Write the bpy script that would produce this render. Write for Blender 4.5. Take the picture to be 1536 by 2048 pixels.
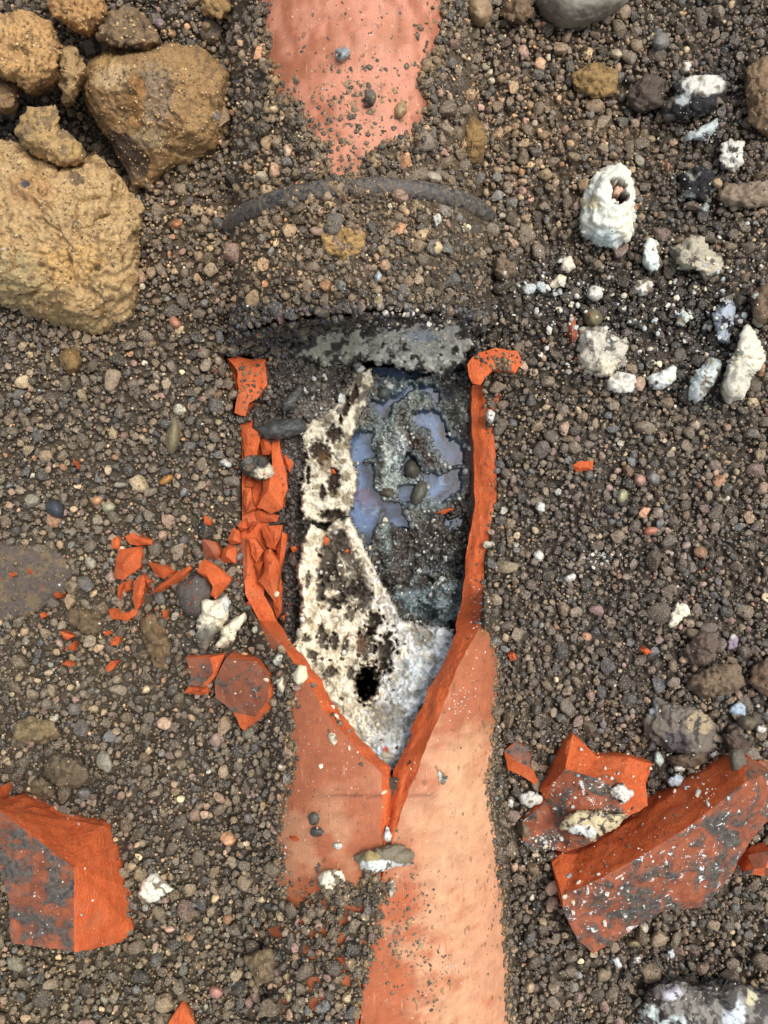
import bpy, bmesh, math, random
import numpy as np
from mathutils import Vector

for _o in list(bpy.data.objects):
    bpy.data.objects.remove(_o)
SC = bpy.context.scene
COL = SC.collection

# ---------------------------------------------------------------- camera
S = 0.0003            # metres per photo pixel at gravel level (z = 0)
D = 0.46              # camera height over the gravel
cam_d = bpy.data.cameras.new('camera')
cam = bpy.data.objects.new('camera', cam_d)
COL.objects.link(cam)
cam.location = (0, 0, D)
cam.rotation_euler = (0, 0, 0)
cam_d.sensor_fit = 'VERTICAL'
cam_d.sensor_height = 24.0
cam_d.lens = 12.0 / (1024 * S / D)
cam_d.clip_start = 0.01
cam_d.clip_end = 60.0
SC.camera = cam

# ---------------------------------------------------------------- light: bright overcast
SUN_DIR = Vector((0.36, 0.20, 0.91)).normalized()
wd = bpy.data.worlds.new('World')
SC.world = wd
wd.use_nodes = True
nt = wd.node_tree
nt.nodes.clear()
sky = nt.nodes.new('ShaderNodeTexSky')
sky.sky_type = 'NISHITA'
sky.sun_disc = False
sky.sun_elevation = math.asin(SUN_DIR.z)
sky.sun_rotation = math.atan2(SUN_DIR.x, SUN_DIR.y)
sky.air_density = 1.0
sky.dust_density = 4.0
sky.ozone_density = 1.0
hs = nt.nodes.new('ShaderNodeHueSaturation')
hs.inputs['Saturation'].default_value = 0.42
bg = nt.nodes.new('ShaderNodeBackground')
bg.inputs['Strength'].default_value = 0.15
out = nt.nodes.new('ShaderNodeOutputWorld')
nt.links.new(sky.outputs[0], hs.inputs['Color'])
nt.links.new(hs.outputs[0], bg.inputs['Color'])
nt.links.new(bg.outputs[0], out.inputs[0])
sun_d = bpy.data.lights.new('sun', 'SUN')
sun_d.energy = 1.5
sun_d.angle = math.radians(22)
sun_d.color = (1.0, 0.95, 0.87)
sun = bpy.data.objects.new('sun', sun_d)
sun.rotation_euler = SUN_DIR.to_track_quat('Z', 'Y').to_euler()
sun.location = (0, 0, 2)
COL.objects.link(sun)
SC.view_settings.view_transform = 'Standard'
SC.view_settings.look = 'None'
SC.view_settings.exposure = 0.52
SC.view_settings.gamma = 1.0
SC.view_settings.use_curve_mapping = False
SC.render.engine = 'CYCLES'
SC.cycles.max_bounces = 5
SC.cycles.diffuse_bounces = 3
SC.cycles.use_denoising = True

# ---------------------------------------------------------------- numeric helpers
def P(px, py, z):
    """photo pixel + height (m) -> world point on that line of sight"""
    k = S * (D - z) / D
    return (px - 768) * k, (1024 - py) * k, z

def Pv(px, py, z):
    px, py, z = np.broadcast_arrays(np.asarray(px, float), np.asarray(py, float), np.asarray(z, float))
    k = S * (D - z) / D
    return np.stack([(px - 768) * k, (1024 - py) * k, z], -1)

def unP(v):
    k = S * (D - v[..., 2]) / D
    return 768 + v[..., 0] / k, 1024 - v[..., 1] / k

_rs = np.random.RandomState(7)
_perm = np.concatenate([_rs.permutation(256)] * 3)
_grad = _rs.normal(size=(256, 3))
_grad /= np.linalg.norm(_grad, axis=1)[:, None]

def perlin(x, y, z=0.0, seed=0):
    x, y, z = np.broadcast_arrays(np.asarray(x, float) + seed * 13.7, np.asarray(y, float) + seed * 7.3, np.asarray(z, float) + seed * 3.1)
    xi, yi, zi = np.floor(x).astype(int), np.floor(y).astype(int), np.floor(z).astype(int)
    fx, fy, fz = x - xi, y - yi, z - zi
    u, v, w = [f * f * f * (f * (f * 6 - 15) + 10) for f in (fx, fy, fz)]
    r = 0
    for dx in (0, 1):
        for dy in (0, 1):
            for dz in (0, 1):
                h = _perm[_perm[_perm[(xi + dx) & 255] + ((yi + dy) & 255)] + ((zi + dz) & 255)]
                g = _grad[h]
                d = g[..., 0] * (fx - dx) + g[..., 1] * (fy - dy) + g[..., 2] * (fz - dz)
                r = r + d * (u if dx else 1 - u) * (v if dy else 1 - v) * (w if dz else 1 - w)
    return r * 1.6

def fbm(x, y, sc, octv=4, seed=0, z=0.0, gain=0.5):
    a, r, f = 1.0, 0, 1.0 / sc
    for i in range(octv):
        r = r + a * perlin(np.asarray(x) * f, np.asarray(y) * f, np.asarray(z) * f, seed + i * 5)
        a *= gain
        f *= 2.03
    return r

def ridged(x, y, sc, octv=4, seed=0):
    a, r, f, t = 1.0, 0, 1.0 / sc, 0
    for i in range(octv):
        r = r + a * (1 - 2.2 * np.abs(perlin(np.asarray(x) * f, np.asarray(y) * f, 0.0, seed + i * 5)))
        t += a
        a *= 0.55
        f *= 2.1
    return r / t

def worley(x, y, z, sc, seed=0):
    """distance to the nearest cell point, in cells"""
    x = np.asarray(x, float) / sc; y = np.asarray(y, float) / sc; z = np.asarray(z, float) / sc
    xi, yi, zi_ = np.floor(x).astype(int), np.floor(y).astype(int), np.floor(z).astype(int)
    best = np.full(x.shape, 9.0)
    for dx in (-1, 0, 1):
        for dy in (-1, 0, 1):
            for dz in (-1, 0, 1):
                a, b, c = xi + dx, yi + dy, zi_ + dz
                h = _perm[_perm[_perm[(a + seed) & 255] + (b & 255)] + (c & 255)]
                g = _grad[h]
                best = np.minimum(best, (a + 0.5 + 0.55 * g[..., 0] - x) ** 2 + (b + 0.5 + 0.55 * g[..., 1] - y) ** 2 + (c + 0.5 + 0.55 * g[..., 2] - z) ** 2)
    return np.sqrt(best)

def sst(a, b, x):
    t = np.clip((x - a) / (b - a), 0, 1)
    return t * t * (3 - 2 * t)

def sd(poly, X, Y):
    """signed distance to polygon, negative inside (pixels)"""
    X = np.asarray(X, float); Y = np.asarray(Y, float)
    p = np.asarray(poly, float)
    d2 = np.full(X.shape, 1e18)
    ins = np.zeros(X.shape, bool)
    n = len(p)
    for i in range(n):
        a, b = p[i], p[(i + 1) % n]
        e = b - a
        wx, wy = X - a[0], Y - a[1]
        t = np.clip((wx * e[0] + wy * e[1]) / max(e @ e, 1e-9), 0, 1)
        d2 = np.minimum(d2, (wx - t * e[0]) ** 2 + (wy - t * e[1]) ** 2)
        c = (a[1] > Y) != (b[1] > Y)
        with np.errstate(divide='ignore', invalid='ignore'):
            xc = a[0] + (Y - a[1]) * e[0] / (e[1] if e[1] != 0 else 1e-9)
        ins ^= c & (X < xc)
    d = np.sqrt(d2)
    return np.where(ins, -d, d)

def idw(ctrl, X, Y, p=2.6, eps=400.0):
    c = np.asarray(ctrl, float)
    X = np.asarray(X, float); Y = np.asarray(Y, float)
    num = 0; den = 0
    for a, b, z in c:
        w = 1.0 / (((X - a) ** 2 + (Y - b) ** 2 + eps) ** (p / 2))
        num = num + w * z; den = den + w
    return num / den

def lin(r, g, b):
    def f(c):
        c /= 255.0
        return c / 12.92 if c <= 0.04045 else ((c + 0.055) / 1.055) ** 2.4
    return (f(r), f(g), f(b))

def resample(pts, n):
    p = np.asarray(pts, float)
    L = np.concatenate([[0], np.cumsum(np.linalg.norm(np.diff(p, axis=0), axis=1))])
    t = np.linspace(0, L[-1], n)
    return np.stack([np.interp(t, L, p[:, k]) for k in range(p.shape[1])], -1)

# ---------------------------------------------------------------- mesh helpers
def mesh_np(name, V, F, col=None, smooth=True, mats=(), matidx=None):
    """V (n,3); F (m,3|4) array or list of arrays; vertex colours; quick build"""
    me = bpy.data.meshes.new(name)
    Fs = F if isinstance(F, list) else [F]
    Fs = [np.asarray(f, np.int32) for f in Fs if len(f)]
    V = np.asarray(V, np.float32)
    me.vertices.add(len(V))
    me.vertices.foreach_set('co', V.ravel())
    nl = sum(f.size for f in Fs); npol = sum(len(f) for f in Fs)
    me.loops.add(nl)
    me.loops.foreach_set('vertex_index', np.concatenate([f.ravel() for f in Fs]))
    me.polygons.add(npol)
    st = []; o = 0
    for f in Fs:
        st.append(o + np.arange(len(f)) * f.shape[1]); o += f.size
    me.polygons.foreach_set('loop_start', np.concatenate(st).astype(np.int32))
    sm = np.full(npol, bool(smooth)) if np.isscalar(smooth) or isinstance(smooth, bool) else np.asarray(smooth, bool)
    me.polygons.foreach_set('use_smooth', sm)
    if matidx is not None:
        me.polygons.foreach_set('material_index', np.asarray(matidx, np.int32))
    me.update(calc_edges=True)
    if col is not None:
        at = me.color_attributes.new('Col', 'FLOAT_COLOR', 'POINT')
        c = np.ones((len(V), 4), np.float32); c[:, :3] = col
        at.data.foreach_set('color', c.ravel())
    for m in mats:
        me.materials.append(m)
    return me

def link(name, me, parent=None, loc=None):
    o = bpy.data.objects.new(name, me)
    COL.objects.link(o)
    if parent is not None:
        o.parent = parent
    if loc is not None:
        o.location = loc
    return o

def tag(o, label=None, cat=None, group=None, kind=None):
    if label: o['label'] = label
    if cat: o['category'] = cat
    if group: o['group'] = group
    if kind: o['kind'] = kind
    return o

def grid_faces(nr, nc, wrap=False):
    i = np.arange(nr - 1)[:, None]; j = np.arange(nc if wrap else nc - 1)[None, :]
    a = i * nc + j; b = i * nc + (j + 1) % nc
    return np.stack([a, a + nc, b + nc, b], -1).reshape(-1, 4)

# ---------------------------------------------------------------- materials
def N(nt, t, **kw):
    n = nt.nodes.new(t)
    for k, v in kw.items():
        if k in ('operation', 'data_type', 'blend_type', 'noise_dimensions', 'feature', 'attribute_name', 'layer_name', 'voronoi_dimensions', 'clamp'):
            setattr(n, k, v)
    return n

def newmat(name):
    m = bpy.data.materials.new(name)
    m.use_nodes = True
    nt = m.node_tree
    b = nt.nodes['Principled BSDF']
    return m, nt, b

def pos_scaled(nt, sx=1, sy=1, sz=1):
    g = nt.nodes.new('ShaderNodeNewGeometry')
    mp = nt.nodes.new('ShaderNodeMapping')
    mp.inputs['Scale'].default_value = (sx, sy, sz)
    nt.links.new(g.outputs['Position'], mp.inputs['Vector'])
    return mp.outputs[0]

def noise(nt, vec, scale, detail=3, rough=0.55, dist=0.0):
    n = nt.nodes.new('ShaderNodeTexNoise')
    n.inputs['Scale'].default_value = scale
    n.inputs['Detail'].default_value = detail
    n.inputs['Roughness'].default_value = rough
    n.inputs['Distortion'].default_value = dist
    nt.links.new(vec, n.inputs['Vector'])
    return n.outputs['Fac']

def ramp(nt, fac, stops):
    r = nt.nodes.new('ShaderNodeMapRange')
    r.inputs['From Min'].default_value, r.inputs['From Max'].default_value = stops[0]
    r.inputs['To Min'].default_value, r.inputs['To Max'].default_value = stops[1]
    nt.links.new(fac, r.inputs['Value'])
    return r.outputs[0]

def mixc(nt, fac, a, b, mode='MIX'):
    m = nt.nodes.new('ShaderNodeMix')
    m.data_type = 'RGBA'
    m.blend_type = mode
    for s, v in ((m.inputs[0], fac), (m.inputs[6], a), (m.inputs[7], b)):
        if hasattr(v, 'is_linked') or hasattr(v, 'links'):
            nt.links.new(v, s)
        elif isinstance(v, (int, float)):
            s.default_value = v
        else:
            s.default_value = (*v, 1)
    return m.outputs[2]

def bump(nt, h, strength, dist, prev=None):
    b = nt.nodes.new('ShaderNodeBump')
    b.inputs['Strength'].default_value = strength
    b.inputs['Distance'].default_value = dist
    nt.links.new(h, b.inputs['Height'])
    if prev is not None:
        nt.links.new(prev, b.inputs['Normal'])
    return b.outputs[0]

def attr_mat(name, rough=(0.45, 0.8), fine=900, grain=2600, var=0.35, speck=None, b1=0.6, b2=0.5, spec=0.4):
    """colour from the mesh attribute, broken up by grain; grain relief"""
    m, nt, b = newmat(name)
    a = N(nt, 'ShaderNodeAttribute'); a.attribute_name = 'Col'
    p = pos_scaled(nt)
    n1 = noise(nt, p, fine, 4, 0.6)
    n2 = noise(nt, p, grain, 2, 0.6)
    f1 = ramp(nt, n1, ((0.3, 0.7), (1 - var, 1 + var)))
    f2 = ramp(nt, n2, ((0.3, 0.7), (1 - var * 0.8, 1 + var * 0.8)))
    mu = N(nt, 'ShaderNodeMath', operation='MULTIPLY')
    nt.links.new(f1, mu.inputs[0]); nt.links.new(f2, mu.inputs[1])
    c = mixc(nt, 1.0, a.outputs['Color'], mu.outputs[0], 'MULTIPLY')
    if speck:
        n3 = noise(nt, p, speck[1], 2, 0.5)
        k = ramp(nt, n3, ((speck[2], speck[2] + 0.06), (0, speck[3])))
        c = mixc(nt, k, c, speck[0])
    nt.links.new(c, b.inputs['Base Color'])
    r = ramp(nt, n1, ((0.3, 0.7), rough))
    nt.links.new(r, b.inputs['Roughness'])
    b.inputs['Specular IOR Level'].default_value = spec
    nb = bump(nt, n1, b1, 0.0006)
    nb = bump(nt, n2, b2, 0.00025, nb)
    nt.links.new(nb, b.inputs['Normal'])
    return m

M_gravel = attr_mat('gravel', rough=(0.42, 0.85), fine=520, grain=1900, var=0.45, speck=(lin(190, 170, 132), 1800, 0.58, 0.55), b1=0.9, b2=0.9, spec=0.5)
M_soil = attr_mat('soil', rough=(0.5, 0.9), fine=700, grain=2200, var=0.5, speck=(lin(170, 140, 95), 2300, 0.6, 0.5), b1=0.9, b2=0.9, spec=0.35)
M_clod = attr_mat('clod_clay', rough=(0.75, 0.95), fine=520, grain=1900, var=0.28, speck=(lin(90, 70, 48), 1500, 0.64, 0.5), b1=0.8, b2=0.8, spec=0.2)
M_crust = attr_mat('lime_crust', rough=(0.7, 0.95), fine=650, grain=2300, var=0.16, speck=(lin(150, 130, 100), 1700, 0.66, 0.5), b1=0.7, b2=0.6, spec=0.25)
M_sludge = attr_mat('sludge', rough=(0.18, 0.6), fine=600, grain=2000, var=0.45, speck=(lin(170, 175, 165), 2200, 0.66, 0.6), b1=0.7, b2=0.7, spec=0.6)
M_stone = attr_mat('stone', rough=(0.4, 0.65), fine=500, grain=2600, var=0.2, speck=(lin(190, 165, 120), 1900, 0.68, 0.5), b1=0.3, b2=0.4, spec=0.45)

def clay_fracture():
    m, nt, b = newmat('clay_fracture')
    p = pos_scaled(nt)
    n1 = noise(nt, p, 90, 4, 0.6, 0.6)
    n2 = noise(nt, p, 900, 3, 0.6)
    p2 = pos_scaled(nt, 1.0, 0.35, 1.0)
    n3 = noise(nt, p2, 420, 4, 0.65, 1.2)
    c = mixc(nt, ramp(nt, n1, ((0.35, 0.65), (0, 1))), (0.46, 0.084, 0.020), (0.55, 0.115, 0.030))
    c = mixc(nt, ramp(nt, n3, ((0.3, 0.5), (0.55, 0))), c, (0.31, 0.050, 0.010))
    n6 = noise(nt, p, 55, 5, 0.7, 0.5)
    c = mixc(nt, ramp(nt, n6, ((0.5, 0.72), (0, 0.55))), c, (0.34, 0.125, 0.060))
    oi = N(nt, 'ShaderNodeObjectInfo')
    c = mixc(nt, 1.0, c, ramp(nt, oi.outputs['Random'], ((0, 1), (0.92, 1.14))), 'MULTIPLY')
    n4 = noise(nt, p, 620, 1, 0.4)
    c = mixc(nt, ramp(nt, n4, ((0.69, 0.73), (0, 0.75))), c, (0.10, 0.045, 0.03))
    n5 = noise(nt, p, 1300, 1, 0.4)
    c = mixc(nt, ramp(nt, n5, ((0.72, 0.76), (0, 0.7))), c, (0.62, 0.40, 0.28))
    nt.links.new(c, b.inputs['Base Color'])
    b.inputs['Roughness'].default_value = 0.75
    b.inputs['Specular IOR Level'].default_value = 0.3
    nb = bump(nt, n3, 0.9, 0.0011)
    nb = bump(nt, n2, 0.45, 0.0004, nb)
    nt.links.new(nb, b.inputs['Normal'])
    return m
M_frac = clay_fracture()

def clay_skin(name, dirt=0.0, lo=(0.20, 0.055, 0.026), hi=(0.30, 0.09, 0.042), white=0.0, attr=False, streak=False):
    m, nt, b = newmat(name)
    p = pos_scaled(nt)
    n1 = noise(nt, p, 120, 5, 0.6, 0.4)
    if attr:
        a = N(nt, 'ShaderNodeAttribute'); a.attribute_name = 'Col'
        c = a.outputs['Color']
        k = ramp(nt, n1, ((0.3, 0.7), (0.86, 1.14)))
        c = mixc(nt, 1.0, c, k, 'MULTIPLY')
    else:
        c = mixc(nt, ramp(nt, n1, ((0.35, 0.65), (0, 1))), lo, hi)
    nf = noise(nt, p, 1500, 3, 0.6)
    c = mixc(nt, 1.0, c, ramp(nt, nf, ((0.3, 0.7), (0.85, 1.15))), 'MULTIPLY')
    if streak:
        ps = pos_scaled(nt, 1.0, 0.12, 0.3)
        ns = noise(nt, ps, 700, 3, 0.6)
        c = mixc(nt, ramp(nt, ns, ((0.60, 0.74), (0, 0.55))), c, (0.30, 0.085, 0.04))
        c = mixc(nt, ramp(nt, ns, ((0.26, 0.38), (0.35, 0))), c, (0.70, 0.42, 0.28))
        pd = pos_scaled(nt, 1.0, 0.5, 0.25)
        nd = noise(nt, pd, 330, 1, 0.4)
        c = mixc(nt, ramp(nt, nd, ((0.69, 0.74), (0, 0.55))), c, (0.14, 0.06, 0.035))
    nsp = noise(nt, p, 520, 2, 0.5)
    c = mixc(nt, ramp(nt, nsp, ((0.70, 0.74), (0, 0.75))), c, (0.62, 0.46, 0.34))
    nsd = noise(nt, p, 260, 2, 0.5, 0.3)
    c = mixc(nt, ramp(nt, nsd, ((0.69, 0.74), (0, 0.7))), c, (0.09, 0.065, 0.045))
    h = nf
    if dirt > 0:
        nd = noise(nt, p, 75, 6, 0.65, 0.6)
        t = 0.60 - dirt * 0.2
        kd = ramp(nt, nd, ((t, t + 0.11), (0, 0.97)))
        nm = noise(nt, p, 330, 4, 0.7)
        dc = mixc(nt, ramp(nt, nm, ((0.35, 0.65), (0, 1))), (0.024, 0.024, 0.024), (0.115, 0.105, 0.085))
        c = mixc(nt, kd, c, dc)
        ad = N(nt, 'ShaderNodeMath', operation='MULTIPLY_ADD')
        nt.links.new(kd, ad.inputs[0]); ad.inputs[1].default_value = 1.5; nt.links.new(nm, ad.inputs[2])
        h = ad.outputs[0]
    if white > 0:
        nw = noise(nt, p, 150, 6, 0.75, 0.4)
        t = 0.70 - white * 0.12
        c = mixc(nt, ramp(nt, nw, ((t, t + 0.03), (0, 0.95))), c, (0.70, 0.70, 0.66))
    nt.links.new(c, b.inputs['Base Color'])
    nt.links.new(ramp(nt, n1, ((0.3, 0.7), (0.42, 0.7))), b.inputs['Roughness'])
    b.inputs['Specular IOR Level'].default_value = 0.35
    nt.links.new(bump(nt, h, 0.28 if attr else 0.5, 0.0005), b.inputs['Normal'])
    return m
M_skin = clay_skin('clay_skin')
M_skin_dirty = clay_skin('clay_skin_muddy', dirt=0.55, lo=(0.17, 0.054, 0.026), hi=(0.23, 0.074, 0.034), white=0.1)
M_skin_mud = clay_skin('clay_skin_mud', dirt=0.85, lo=(0.15, 0.047, 0.022), hi=(0.30, 0.086, 0.034), white=0.2)
M_skin_filthy = clay_skin('clay_skin_caked', dirt=0.75, lo=(0.20, 0.058, 0.027), hi=(0.33, 0.095, 0.04), white=0.85)
M_pipe = clay_skin('pipe_skin', attr=True, streak=True)

def rubber():
    m, nt, b = newmat('rubber')
    p = pos_scaled(nt)
    n1 = noise(nt, p, 420, 7, 0.75)
    c = mixc(nt, ramp(nt, n1, ((0.42, 0.66), (0, 1))), (0.022, 0.023, 0.028), (0.17, 0.135, 0.09))
    nt.links.new(c, b.inputs['Base Color'])
    nt.links.new(ramp(nt, n1, ((0.4, 0.62), (0.35, 0.9))), b.inputs['Roughness'])
    nt.links.new(bump(nt, n1, 0.5, 0.0008), b.inputs['Normal'])
    return m
M_rubber = rubber()

def water_mat():
    m, nt, b = newmat('sewer_water')
    p = pos_scaled(nt)
    n1 = noise(nt, p, 70, 4, 0.6, 0.5)
    n2 = noise(nt, p, 45, 2, 0.5, 0.5)
    c = mixc(nt, ramp(nt, n1, ((0.34, 0.56), (0, 1))), (0.012, 0.010, 0.013), (0.085, 0.150, 0.275))  # milky blue patches, with the sky's reflection painted into the colour
    c = mixc(nt, ramp(nt, n2, ((0.56, 0.68), (0, 0.6))), c, (0.13, 0.075, 0.11))
    nt.links.new(c, b.inputs['Base Color'])
    ns = noise(nt, p, 62, 3, 0.5, 1.6)
    sb = N(nt, 'ShaderNodeMath', operation='SUBTRACT'); nt.links.new(ns, sb.inputs[0]); sb.inputs[1].default_value = 0.5
    ab = N(nt, 'ShaderNodeMath', operation='ABSOLUTE'); nt.links.new(sb.outputs[0], ab.inputs[0])
    c = mixc(nt, ramp(nt, ab.outputs[0], ((0.002, 0.014), (0.55, 0))), c, (0.22, 0.27, 0.33))
    nt.links.new(c, b.inputs['Base Color'])
    b.inputs['Roughness'].default_value = 0.03
    b.inputs['IOR'].default_value = 1.45
    b.inputs['Specular IOR Level'].default_value = 1.0
    n3 = noise(nt, p, 160, 2, 0.5)
    nt.links.new(bump(nt, n3, 0.25, 0.0006), b.inputs['Normal'])
    return m
M_water = water_mat()

# ---------------------------------------------------------------- pipe frame
ZA = -0.020                    # height of the pipe axis
R0, TW = 0.078, 0.015          # outer radius, wall thickness
A0 = np.array(P(703, 0, ZA)); A1 = np.array(P(783, 2048, ZA))
U = (A1 - A0) / np.linalg.norm(A1 - A0)
W = np.array([-U[1], U[0], 0.0])

def cyl_hit(px, py, r):
    """where the line of sight meets the cylinder of radius r round the pipe axis (upper side)"""
    px, py, r = np.broadcast_arrays(np.asarray(px, float), np.asarray(py, float), np.asarray(r, float))
    d = Pv(px, py, 0.0) - np.array([0, 0, D])
    rel = np.array([0, 0, D]) - A0
    l0 = rel @ W; dl = d @ W
    a = dl ** 2 + D * D
    b = 2 * (l0 * dl - (D - ZA) * D)
    c = l0 ** 2 + (D - ZA) ** 2 - r * r
    disc = b * b - 4 * a * c
    hit = disc > 0
    t = (-b - np.sqrt(np.maximum(disc, 0))) / (2 * a)
    return np.array([0, 0, D]) + d * t[..., None], hit

def to_cyl(pt):
    rel = pt - A0
    v = rel @ U; l = rel @ W; z = rel[..., 2]
    return v, np.arctan2(l, z), np.sqrt(l * l + z * z)

def from_cyl(v, th, r):
    v, th, r = np.broadcast_arrays(v, th, r)
    return A0 + v[..., None] * U + (r * np.sin(th))[..., None] * W + (r * np.cos(th))[..., None] * np.array([0, 0, 1.0])

def edge_line(pts, n, r_of):
    """polyline of (px, py, z_mm or None, depth) -> n points; None means on the cylinder"""
    out = []
    for q in pts:
        if q[2] is None:
            p, h = cyl_hit(q[0], q[1], r_of(q))
            out.append(p)
        else:
            out.append(np.array(P(q[0], q[1], q[2] / 1000)))
    out = np.array(out)
    w = np.array([[a[0], a[1], 0] for a in pts], float)
    L = np.concatenate([[0], np.cumsum(np.linalg.norm(np.diff(w, axis=0), axis=1))])
    t = np.linspace(0, L[-1], n)
    return np.stack([np.interp(t, L, out[:, k]) for k in range(3)], -1)

LO = [(452, 716, -7), (470, 770, -8), (476, 830, -10), (484, 900, -11), (484, 1000, -12), (484, 1080, -10), (491, 1190, -4), (518, 1240, 4),
      (548, 1275, None), (575, 1303, None), (610, 1358, None), (640, 1407, None), (672, 1452, None), (705, 1491, None), (735, 1521, None), (764, 1548, None),
      (765, 1600, None), (766, 1660, None), (770, 1702, None), (768, 1730, None), (758, 1790, None), (738, 1860, None), (722, 1950, None), (716, 2048, None), (706, 2400, None)]
LI = [(533, 716, -9, 0), (534, 770, -10, 0), (536, 830, -12, 0), (538, 900, -15, 0), (540, 1000, -18, 0), (536, 1090, -15, 0), (528, 1190, -7, 0), (556, 1243, -2, 0),
      (580, 1278, None, .015), (606, 1308, None, .015), (634, 1352, None, .015), (662, 1400, None, .015), (692, 1440, None, .015), (722, 1478, None, .015), (752, 1510, None, .015), (780, 1536, None, .013),
      (781, 1590, None, .009), (778, 1655, None, .005), (773, 1702, None, .002), (770, 1730, None, .002), (760, 1790, None, .002), (740, 1860, None, .002), (724, 1950, None, .002), (718, 2048, None, .002), (708, 2400, None, .002)]
RO = [(1004, 770, -8), (992, 830, -8), (988, 870, -5), (993, 930, -5), (993, 1000, -5), (984, 1030, -6), (977, 1080, -6), (968, 1115, -6), (967, 1180, -2), (963, 1225, 8),
      (956, 1262, None), (936, 1296, None), (915, 1340, None), (895, 1390, None), (875, 1440, None), (856, 1490, None), (836, 1535, None), (816, 1590, None), (797, 1650, None), (781, 1702, None),
      (773, 1730, None), (763, 1790, None), (743, 1860, None), (727, 1950, None), (721, 2048, None), (711, 2400, None)]
RI = [(946, 770, -14, 0), (943, 830, -14, 0), (944, 870, -12, 0), (948, 930, -12, 0), (951, 1000, -12, 0), (946, 1030, -12, 0), (938, 1080, -12, 0), (932, 1115, -12, 0), (925, 1180, -10, 0), (916, 1225, -4, 0),
      (911, 1268, None, .015), (896, 1305, None, .015), (872, 1352, None, .015), (854, 1395, None, .015), (834, 1440, None, .015), (814, 1490, None, .015), (793, 1540, None, .013), (785, 1590, None, .009), (780, 1650, None, .005), (775, 1702, None, .002),
      (771, 1730, None, .002), (761, 1790, None, .002), (741, 1860, None, .002), (725, 1950, None, .002), (719, 2048, None, .002), (709, 2400, None, .002)]

def pipe_colour(px, py, th):
    """fired-clay skin: peach where clean, redder and browner where wet or stained"""
    n = fbm(px, py, 70, 5, 3); n2 = fbm(px, py, 25, 4, 9)
    peach = np.array(lin(194, 148, 112)); red = np.array(lin(160, 94, 63)); deep = np.array(lin(162, 82, 44)); brown = np.array(lin(134, 90, 56))
    k_r = sst(-0.06, 0.14, (px - 790) / 1000.0 + 0.05 * n + 0.02 * n2) * sst(1400, 1560, py + 120 * n)
    k_l = 0.55 * sst(1500, 1720, py + 80 * n) * sst(0.1, 0.5, n + 0.25)
    k = np.clip(np.maximum(k_r, k_l * (px < 775)), 0, 1)
    c = red[None] * (1 - k[..., None]) + peach[None] * k[..., None]
    # wetter, redder lower margin beside the gravel
    e = 0.8 * sst(110, -20, px - (760 + 70 * sst(1700, 2048, py)) + 110 * n + 50 * n2) * sst(1720, 1800, py)
    c = c * (1 - e[..., None]) + deep * e[..., None]
    b = sst(0.18, 0.5, n + 0.5 * n2) * sst(1560, 1400, py) * (px > 800)
    c = c * (1 - 0.75 * b[..., None]) + brown * 0.75 * b[..., None]
    # faint pink wash low on the right flank
    f = sst(880, 980, px + 40 * n) * sst(1600, 1750, py)
    c = c * (1 - 0.35 * f[..., None]) + np.array(lin(178, 108, 82)) * 0.35 * f[..., None]
    g = 0.5 * np.exp(-((py - 1592 - 4 * n2) / 2.4) ** 2) * sst(640, 680, px) * sst(900, 860, px)
    c = c * (1 - g[..., None])
    mot = sst(0.25, 0.6, fbm(px, py, 16, 3, 17) + 0.3 * n)
    c = c * (1 - 0.12 * mot[..., None])
    return np.clip(c * (1 + 0.07 * n2[..., None]), 0.01, 0.9)

pipe = link('clay_pipe', None, loc=P(760, 1400, ZA))
tag(pipe, 'lower terracotta pipe with a long V-shaped hole broken out of its top', 'pipe')
PL = np.array(pipe.location)

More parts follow.
